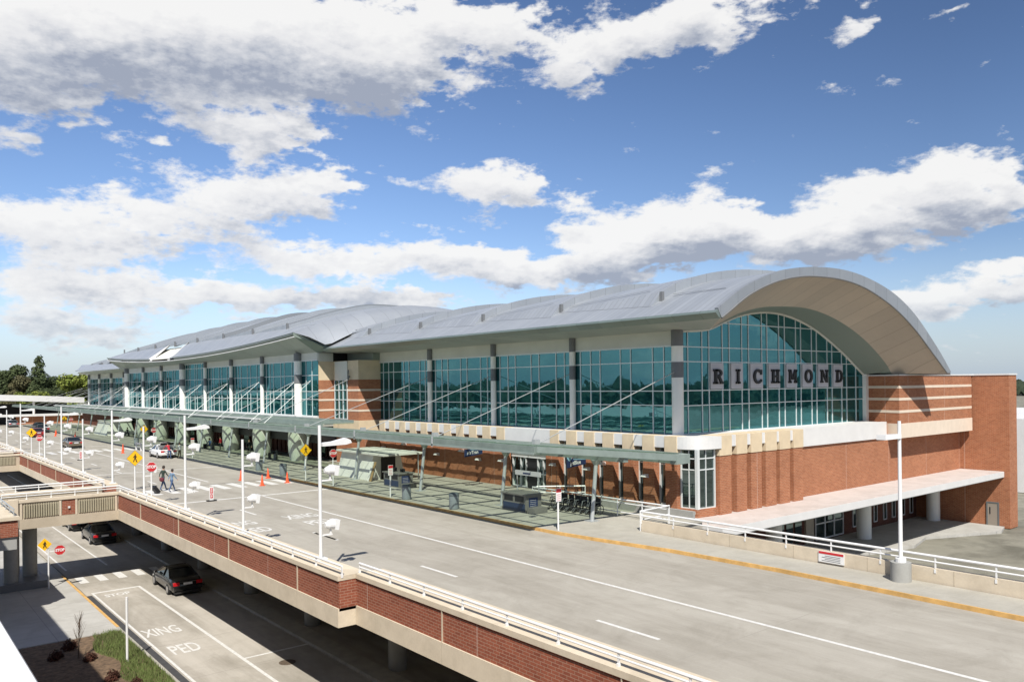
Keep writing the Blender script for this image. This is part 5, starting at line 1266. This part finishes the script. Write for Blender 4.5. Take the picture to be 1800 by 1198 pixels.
# ================================================================ people
def person(name_label, loc, rz, top, bottom, pose='stand', hair=None, h=1.75, female=False, carry=None):
    """one continuous skinned body; clothes by material on the same surface, hair a child"""
    s = h / 1.75
    st = {'stand': (0.05, -0.05, 0.02, -0.02), 'walk': (0.34, -0.30, -0.22, 0.24), 'bend': (0.1, -0.1, .45, .42), 'sit': (.45, .45, .2, .2)}[pose]
    lean = .35 if pose == 'bend' else (.05 if pose == 'walk' else 0); sit = pose == 'sit'
    hz_ = .5 if sit else .93
    V = {}; 
    V['pel'] = (0, 0, hz_); V['waist'] = (0, lean * .25, hz_ + .16); V['chest'] = (0, lean * .65, hz_ + .40); V['neck'] = (0, lean, hz_ + .56)
    V['head0'] = (0, lean + .02, hz_ + .64); V['head'] = (0, lean + .04, hz_ + .74)
    for sg, nm in ((-1, 'l'), (1, 'r')):
        f = st[0] if sg < 0 else st[1]; a = st[2] if sg < 0 else st[3]
        V['hip' + nm] = (sg * .10, 0, hz_ - .05)
        V['knee' + nm] = (sg * .11, .42 if sit else f * .55 + .03, .47 if not sit else .48)
        V['ank' + nm] = (sg * .11, .44 if sit else f, .09 + (.05 if f < -.1 else 0)); V['toe' + nm] = (sg * .12, (.44 if sit else f) + .17, .045)
        V['sh' + nm] = (sg * .19, lean * .95, hz_ + .50); V['el' + nm] = (sg * .25, lean * .95 + a * .45 - .02, hz_ + .24 + (.04 if pose == 'bend' else 0))
        V['wr' + nm] = (sg * .25, lean * .95 + a + .06, hz_ + .02 + (.14 if pose == 'bend' else 0)); V['hand' + nm] = (sg * .25, lean * .95 + a + .09, hz_ - .09 + (.14 if pose == 'bend' else 0))
    rad = {'pel': .125, 'waist': .105, 'chest': .135, 'neck': .052, 'head0': .065, 'head': .095, 'hip': .09, 'knee': .06, 'ank': .04, 'toe': .035, 'sh': .058, 'el': .042, 'wr': .028, 'hand': .033}
    ed = [('pel', 'waist'), ('waist', 'chest'), ('chest', 'neck'), ('neck', 'head0'), ('head0', 'head')]
    for nm in 'lr': ed += [('pel', 'hip' + nm), ('hip' + nm, 'knee' + nm), ('knee' + nm, 'ank' + nm), ('ank' + nm, 'toe' + nm), ('chest', 'sh' + nm), ('sh' + nm, 'el' + nm), ('el' + nm, 'wr' + nm), ('wr' + nm, 'hand' + nm)]
    keys = list(V); me = bpy.data.meshes.new('person')
    me.from_pydata([tuple(c * s for c in V[k]) for k in keys], [(keys.index(a), keys.index(b)) for a, b in ed], [])
    o = bpy.data.objects.new('person', me); col.objects.link(o)
    md = o.modifiers.new('skin', 'SKIN'); sk = me.skin_vertices[0].data
    for i, k in enumerate(keys):
        base = k if k in rad else k[:-1]
        sk[i].radius = (rad[base] * s * (1.0 if base not in ('chest', 'pel') else 1.15), rad[base] * s * (1 if base not in ('chest', 'waist', 'pel') else .8)); sk[i].use_root = (k == 'pel')
    sb = o.modifiers.new('sub', 'SUBSURF'); sb.levels = 2; sb.render_levels = 2
    dg = bpy.context.evaluated_depsgraph_get(); m2 = bpy.data.meshes.new_from_object(o.evaluated_get(dg)); o.modifiers.clear(); o.data = m2; m2.name = 'person'; bpy.data.meshes.remove(me)
    m2.materials.clear()
    for mm_ in (M['skin'], top, bottom, M['black']): m2.materials.append(mm_)
    for p in m2.polygons:
        c = p.center / s; p.use_smooth = True
        if c.z > hz_ + .545: p.material_index = 0
        elif c.z < .1: p.material_index = 3
        elif abs(c.x) > .205 and c.z < hz_ + .06 + (.14 if pose == 'bend' else 0) and c.z > hz_ - .2 and not sit: p.material_index = 0
        elif c.z < hz_ + .02: p.material_index = 2
        else: p.material_index = 1
    hd = Vector(V['head']) * s
    hr = MB(); n1, n2 = 10, 6; vs = []
    for j in range(n2 + 1):
        ph = math.pi * .5 - (math.pi * .62) * j / n2
        for i in range(n1):
            t = 2 * math.pi * i / n1; vs.append((hd.x + .105 * s * math.cos(ph) * math.cos(t), hd.y - .022 * s + .11 * s * math.cos(ph) * math.sin(t), hd.z + .02 * s + .115 * s * math.sin(ph) - (.06 * s * (j == n2) if math.sin(t) < .2 else 0)))
    fs = [(j * n1 + i, j * n1 + (i + 1) % n1, (j + 1) * n1 + (i + 1) % n1, (j + 1) * n1 + i) for j in range(n2) for i in range(n1) if not (j > 2 and math.sin(2 * math.pi * (i + .5) / n1) > .35)]
    hr.add(vs, fs); hr.build('hair', hair or M['hair'], o, smooth=True)
    o.location = loc; o.rotation_euler = (0, 0, rz); tag(o, name_label, 'person'); return o
cl = lambda n_, c: mat(n_, c, .85, var=.12, vscale=8)
jean = cl('denim', (0.05, 0.085, 0.17)); dk = cl('dark_cloth', (0.02, 0.025, 0.022)); gr_ = cl('green_cloth', (0.03, 0.045, 0.035)); rd = cl('red_cloth', (0.42, 0.02, 0.035)); wh = cl('white_cloth', (0.5, 0.52, 0.53)); kh = cl('khaki_cloth', (0.10, 0.09, 0.05)); lb_ = cl('pale_denim', (0.14, 0.22, 0.32)); bl_ = cl('blue_cloth', (0.06, 0.12, 0.28))
person('man in a dark jacket and jeans walking over the near crosswalk', (17.5, 62.9, 0), R(-70), gr_, jean, 'walk', h=1.82)
person('woman in a light blue top walking beside the man on the near crosswalk', (17.75, 61.6, 0), R(-75), lb_, jean, 'walk', h=1.66)
person('person in a red shirt and jeans at the open boot of the white car', (25.9, 90.6, 0), R(10), rd, jean, 'bend', h=1.78)
person('person in a white shirt and khaki trousers beside the open boot', (26.9, 90.3, 0), R(35), wh, kh, 'stand', h=1.75)
person('person in a blue top sitting between the big columns', (33.2, 99.5, .15), R(120), bl_, dk, 'sit')
person('person in a red top standing between the big columns', (33.6, 96.9, .15), R(100), rd, dk, 'stand', h=1.6)
person('person in dark clothes standing against a big column', (33.3, 86.9, .15), R(150), dk, dk, 'stand', h=1.78)
person('person in dark clothes sitting near the far big column', (33.2, 138.5, .15), R(120), dk, dk, 'sit')
person('person in pale clothes sitting near the far big column', (33.4, 134.5, .15), R(120), wh, dk, 'sit')
# luggage
def suitcase(x, y, z, rz, label, m_, hgt=.62, tilt=0.0):
    e = empty('suitcase', (0, 0, 0), label, 'suitcase')
    MB().box(-.21, .21, -.13, .13, .05, hgt).build('body', m_, e)
    f = MB(); f.path([(-.12, -.1, hgt), (-.12, -.1, hgt + .36), (.12, -.1, hgt + .36), (.12, -.1, hgt)], .013, 6); f.build('handle', M['darkgrey'], e)
    for s in (-.16, .16): MB().tube((s - .02, -.1, .045), (s + .02, -.1, .045), .045, 10).build('wheel', M['rubber'], e)
    e.location = (x, y, z); e.rotation_euler = (tilt, 0, rz)
suitcase(16.75, 61.35, 0.02, R(-75), 'black suitcase pulled by the walking couple', M['black'], .66, R(38))
bg_ = MB().lathe([(.06, 0), (.17, .06), (.18, .2), (.12, .3)], n=12).build('shoulder_bag', cl('maroon_cloth', (0.12, 0.02, 0.03))); bg_.location = (17.3, 62.45, .72); tag(bg_, 'dark red bag hanging at the walking man\'s side', 'bag')
for i, (x, y, lb, mm_) in enumerate(((33.0, 100.6, 'black suitcase beside the seated person in blue', M['black']), (33.1, 98.2, 'grey suitcase between the seated and the standing person', M['darkgrey']), (33.2, 76.0 + 3.4, 'grey suitcase near the nearest big column', M['darkgrey']), (33.3, 81.2, 'black suitcase left of the nearest big column', M['black']), (32.9, 136.6, 'dark suitcase between the far seated people', M['black']))):
    suitcase(x, y, .15, R(20 * i), lb, mm_)
e = empty('luggage_cart', (28.6, 106.5, .15), 'metal barrier with a white end post at the kerb left of the white car', 'barrier')
for y in (105.4, 107.6): MB().box(26.7, 26.9, y - .04, y + .04, 0.0, 1.0).build('leg', M['paintwhite'], e)
MB().box(26.78, 26.82, 105.4, 107.6, .72, .95).build('board', M['paintwhite'], e); MB().box(26.78, 26.82, 105.4, 107.6, .35, .5).build('board', M['paintwhite'], e)
e.name = 'road_barrier'

# ================================================================ left background
e = empty('pavilion', (20, 212, 0), 'low white vaulted pavilion roof beyond the far end of the terminal', 'pavilion')
rows = []
for k in range(13):
    t = k / 12; x = -30 + 70 * t
    rows.append([Vector((x, y, 5.5 + 1.7 * math.sin(math.pi * (.12 + .8 * t)) - (y - 205) * .008)) for y in (205, 215, 245)])
MB().grid(rows, 1.3).build('roof', M['white'], e, smooth=True)
MB().box(-30, 38, 214, 214.4, 0, 4.6).build('interior_shade', M['black'], e)  # black sheet standing in for the shade under the vault
for x in range(-26, 38, 8): MB().tube((x, 206, 0), (x, 206, 5.6), .25, 10).build('column', M['colwhite'], e)
MB().box(26.5, 40, 204.5, 205.5, 0, 2.0).build('low_wall', M['brick'], e)
MB().box(-8, 40, 203.6, 204.6, 1.9, 2.4).build('white_beam', M['white'], e)
e = empty('pavilion', (2, 180, 0), 'beige roof edge over the road at the far left edge', 'pavilion')
MB().grid([[Vector((x, y, 4.2 + .5 * math.sin((x + 4) / 16 * 3.14))) for x in np.linspace(-6, 12.8, 10)] for y in (160, 175, 190)], .35).build('roof', M['cream'], e, smooth=True)
for x, y in ((12, 162), (12, 188), (0, 162), (0, 188)): MB().tube((x, y, ZL), (x, y, 4.3), .2, 8).build('post', M['colwhite'], e)

# distant grey building seen past the corner tower
e = empty('far_building', (110, 30, ZL), 'pale building with dark louvres seen past the corner tower at the right edge', 'building')
MB().box(100, 140, 28, 60, ZL, 3.2).build('wall', M['white'], e); MB().box(99.9, 140, 27.94, 28, -1.2, 0.6).build('louvre', M['louver'], e)
MB().box(112, 150, 62, 80, 3.21, 8.6).build('upper_wall', M['bandst'], e); MB().box(111, 151, 61, 81, 8.6, 9.8).build('roof', M['darkgrey'], e)
MB().box(111.9, 150, 61.93, 62, 5.0, 5.6).build('window', M['black'], e); MB().box(111.9, 150, 61.93, 62, 6.4, 7.0).build('window', M['black'], e)

# ---------------------------------------------------------------- vegetation
def leaf_cloud(blobs, n, size, seed, squash=1.0):
    rnd = random.Random(seed); vs = []; fs = []; tot = sum(b[3] ** 2 for b in blobs)
    for (cx, cy, cz_, r, rz2) in blobs:
        for _ in range(int(n * r * r / tot)):
            d = Vector((rnd.gauss(0, 1), rnd.gauss(0, 1), rnd.gauss(0, 1))).normalized(); q = rnd.random() ** .38
            p = Vector((cx + d.x * r * q, cy + d.y * r * q, cz_ + d.z * rz2 * q))
            s = size * rnd.uniform(.55, 1.3); nn = (d + Vector((rnd.uniform(-.8, .8), rnd.uniform(-.8, .8), rnd.uniform(-.3, .9)))).normalized()
            a = nn.orthogonal().normalized(); b = nn.cross(a); t = rnd.uniform(0, 6.28); a, b = a * math.cos(t) + b * math.sin(t), b * math.cos(t) - a * math.sin(t)
            k = len(vs); vs += [tuple(p - a * s), tuple(p + b * s * .6), tuple(p + a * s), tuple(p - b * s * .6)]; fs.append((k, k + 1, k + 2, k + 3))
    m_ = MB(); m_.v = vs; m_.f = fs; return m_
def tree(x, y, h, r, m_, seed, label, conifer=False, group='trees at the left horizon'):
    e = empty('pine_tree' if conifer else 'tree', (x, y, ZL), label, 'tree', group); rnd = random.Random(seed)
    MB().tube((x, y, ZL), (x, y, ZL + h * .75), r * .07, 8, r2=r * .03).build('trunk', M['bark'], e)
    bl2 = []
    for i in range(13 if not conifer else 15):
        if conifer:
            t = i / 14; rr = r * (1.0 - .72 * t) * rnd.uniform(.55, .85); a = rnd.uniform(0, 6.28)
            bl2.append((x + math.cos(a) * r * .35 * (1 - t), y + math.sin(a) * r * .35 * (1 - t), ZL + h * (.25 + .72 * t), rr, rr * .8))
        else:
            a = rnd.uniform(0, 6.28); q = rnd.uniform(.1, .65); t = rnd.random()
            bl2.append((x + math.cos(a) * r * q, y + math.sin(a) * r * q, ZL + h * (.35 + .5 * t), r * rnd.uniform(.32, .5), r * rnd.uniform(.28, .42)))
    leaf_cloud(bl2, 6500, r * .075, seed).build('crown', m_, e, fix=False)
    lm_ = MB()
    for i in range(6):
        b = bl2[i * 2]; lm_.tube((x, y, ZL + h * .3), (b[0], b[1], b[2]), r * .025, 5, r2=r * .01)
    lm_.build('limbs', M['bark'], e)
def azpt(azd, d): return d * math.cos(R(azd)), d * math.sin(R(azd))
TR = [(83.7, 330, 21, 7, 'pine', 1, 'dark pine cut by the left edge of the picture'), (83.0, 335, 23.5, 6.5, 'pine', 0, 'tall dark tree second from the left edge'), (82.55, 325, 20.5, 5.5, 'olive', 0, 'brownish bare looking tree between the two tall dark trees'), (82.05, 328, 21, 5.5, 'olive', 0, 'brownish tree just left of the tallest tree'),
      (81.4, 320, 24.5, 6.5, 'pine', 1, 'tallest dark pine in the left group'), (80.95, 325, 19.5, 6, 'pine', 0, 'lower dark tree right of the tallest pine'), (81.9, 300, 12.5, 5.5, 'spring', 0, 'low light green tree in front of the brownish trees'), (81.1, 300, 12.5, 5, 'spring', 0, 'low light green tree in front of the tallest pine'),
      (80.6, 318, 16, 5, 'pine', 0, 'small dark tree at the right end of the left group'), (79.25, 270, 19.5, 6.2, 'spring', 0, 'yellow green tree close to the far end of the terminal'), (78.7, 275, 17.5, 5.5, 'spring', 0, 'yellow green tree partly hidden by the far glass wall')]
for i, (a, d, h, r, mm_, con, lb) in enumerate(TR):
    x, y = azpt(a, d); tree(x, y, h, r, M[mm_], 11 + i, lb, bool(con))
# far wooded horizon, one mass
M['hazewood'] = leaf_mat('hazed_wood_leaves', (0.05, 0.07, 0.05), (0.085, 0.11, 0.075))  # lighter version of the far wood leaves, haze put into the colour
def wood(name, arc, dist, hh, n, size, label, mt='farwood'):
    rnd = random.Random(5); vs = []; fs = []
    for _ in range(n):
        a = rnd.uniform(*arc); d = dist * rnd.uniform(.94, 1.08); x, y = azpt(a, d); top = hh * (.75 + .25 * math.sin(a * 1.7) * math.sin(a * .63 + 1) + .12 * math.sin(a * 7.3)); z = ZL + rnd.uniform(0, 1) ** .8 * top
        s = size * rnd.uniform(.6, 1.3); nn = Vector((-x, -y, rnd.uniform(0, d))).normalized(); aa = nn.orthogonal().normalized(); bb = nn.cross(aa); t = rnd.uniform(0, 6.28); aa, bb = aa * math.cos(t) + bb * math.sin(t), bb * math.cos(t) - aa * math.sin(t)
        p = Vector((x, y, z)); k = len(vs); vs += [tuple(p - aa * s), tuple(p + bb * s * .7), tuple(p + aa * s), tuple(p - bb * s * .7)]; fs.append((k, k + 1, k + 2, k + 3))
    m_ = MB(); m_.v = vs; m_.f = fs; o = m_.build(name, M[mt], fix=False); tag(o, label, 'woodland', kind='stuff')
wood('far_woodland', (-10, 55), 760, 12.5, 7000, 4, 'low dark band of woodland on the horizon at the right')
wood('far_woodland', (55, 100), 700, 21, 9000, 5, 'dark band of woodland on the horizon at the left')
wood('far_woodland', (100, 350), 430, 14.5, 24000, 2.6, 'woodland on the side behind the viewer', 'hazewood')
# planting bed by the lower road
rnd = random.Random(3); vs = []; fs = []
for _ in range(15000):
    x = rnd.uniform(8.55, 10.27); y = rnd.uniform(26, 44.9)
    if x < 8.75 + (44.9 - y) * .02 + .25 * math.sin(y * 1.3): continue
    if rnd.random() < .35 * max(0, math.sin(x * 5.1 + 1.7 * math.sin(y * 2.3)) * math.cos(y * 1.9)) + .25 * (x < 9.2): continue
    hh = rnd.uniform(.07, .30); a = rnd.uniform(0, 6.28); dx, dy = .018 * math.cos(a), .018 * math.sin(a); lx, ly = rnd.uniform(-.08, .08), rnd.uniform(-.08, .08); k = len(vs)
    vs += [(x - dx, y - dy, ZL + .1), (x + dx, y + dy, ZL + .1), (x + lx, y + ly, ZL + .1 + hh)]; fs.append((k, k + 1, k + 2))
m_ = MB(); m_.v = vs; m_.f = fs; tag(m_.build('grass', M['grass'], fix=False), 'strip of rough green grass beside the lower road kerb', 'grass', kind='stuff')
redleaf = leaf_mat('dark_red_leaves', (0.03, 0.018, 0.012), (0.085, 0.03, 0.02))
for i, (x, y, r, lb) in enumerate(((7.7, 43.4, .5, 'small dark red shrub at the corner of the bed by the pavement'), (6.9, 42.2, .45, 'dark red shrub left of the bare sapling'), (8.1, 41.0, .4, 'dark red shrub just right of the bare sapling'), (8.3, 37.6, .45, 'dark red shrub in front of the plain white post'), (7.6, 35.6, .5, 'lowest dark red shrub in the shaded bed'), (8.9, 36.2, .35, 'small reddish shrub at the edge of the grass'))):
    o = leaf_cloud([(0, 0, r * .5, r * .55, r * .6), (r * .45, r * .2, r * .35, r * .4, r * .4), (-r * .4, -r * .25, r * .3, r * .42, r * .35), (r * .05, -r * .45, r * .3, r * .35, r * .5)], 620, .05, 40 + i).build('shrub', redleaf, fix=False); o.location = (x, y, ZL + .08); tag(o, lb, 'shrub', 'dark red shrubs in the bed')
e = empty('sapling', (7.75, 41.6, ZL + .1), 'bare thin sapling in the shaded planting bed', 'sapling')
MB().tube((7.75, 41.6, ZL + .1), (7.8, 41.62, ZL + 1.9), .03, 6, r2=.018).build('trunk', M['bark'], e)
tw_ = MB(); rnd = random.Random(9)
for i in range(46):
    t = rnd.uniform(.25, 1); p = Vector((7.75 + .05 * t, 41.6, ZL + .1 + 1.8 * t)); a = rnd.uniform(0, 6.28); L_ = rnd.uniform(.3, .9) * (1.2 - .5 * t)
    q = p + Vector((math.cos(a) * L_ * .35, math.sin(a) * L_ * .35, L_)); tw_.tube(p, q, .010, 4, r2=.004)
tw_.build('twigs', M['bark'], e)

# ---------------------------------------------------------------- where the viewer stands
gg = empty('parking_garage', (-15, 10, ZL), 'pale parking garage the picture is taken from, with a thick white parapet', 'garage')
MB().box(-40, .48, -22, 13.9, -.2, 5.9).build('deck', M['cream'], gg)
MB().box(-40, 0.2, -22, 13.9, ZL, -.2).build('lower_floor', M['cream'], gg)
MB().box(-30, 1.0, 14, 44.6, ZL, 9.2).build('stair_tower', M['cream'], gg)
MB().extr([(-.05, -3, 6.60), (.46, -3, 6.60), (.50, -3, 6.52), (.50, -3, 5.91), (-.05, -3, 5.91)], (0, 16.8, 0)).build('parapet', M['paintwhite'], gg)
# lot and long garage on the far side behind the viewer, seen only in the glass
struct(MB().poly([(-420, -260, ZL - .03), (-41, -260, ZL - .03), (-41, 420, ZL - .03), (-420, 420, ZL - .03)]), 'parking_lot', concrete('pale_lot', (0.62, 0.60, 0.55), (0.45, 0.43, 0.39), 0.6, streak=False))
struct(MB().poly([(-40, -260, ZL - .03), (300, -260, ZL - .03), (300, -45, ZL - .03), (-40, -45, ZL - .03)]), 'forecourt', M['lowroad'])
e = empty('long_garage', (-330, 60, ZL), 'long pale garage behind the viewer, reflected in the terminal glass', 'garage')
for k in range(3): MB().box(-345, -330, -160, 300, ZL + 3.2 * k + 1.8, ZL + 3.2 * k + 3.0).build('parapet', M['cream'], e)
MB().box(-345, -331, -160, 300, ZL, ZL + 9).build('interior', M['darkgrey'], e)
# aircraft-side lot at the right: low kerb platform under the slab
tag(MB().prism([(61.5, 27.4), (65.5, 28.3), (72.5, 25.3), (74.9, 25.9), (74.9, 33.1), (50, 33.1), (52, 29.6)], ZL - .05, ZL + .16).build('platform', M['pave']), 'pale concrete platform under the projecting slab', 'platform')
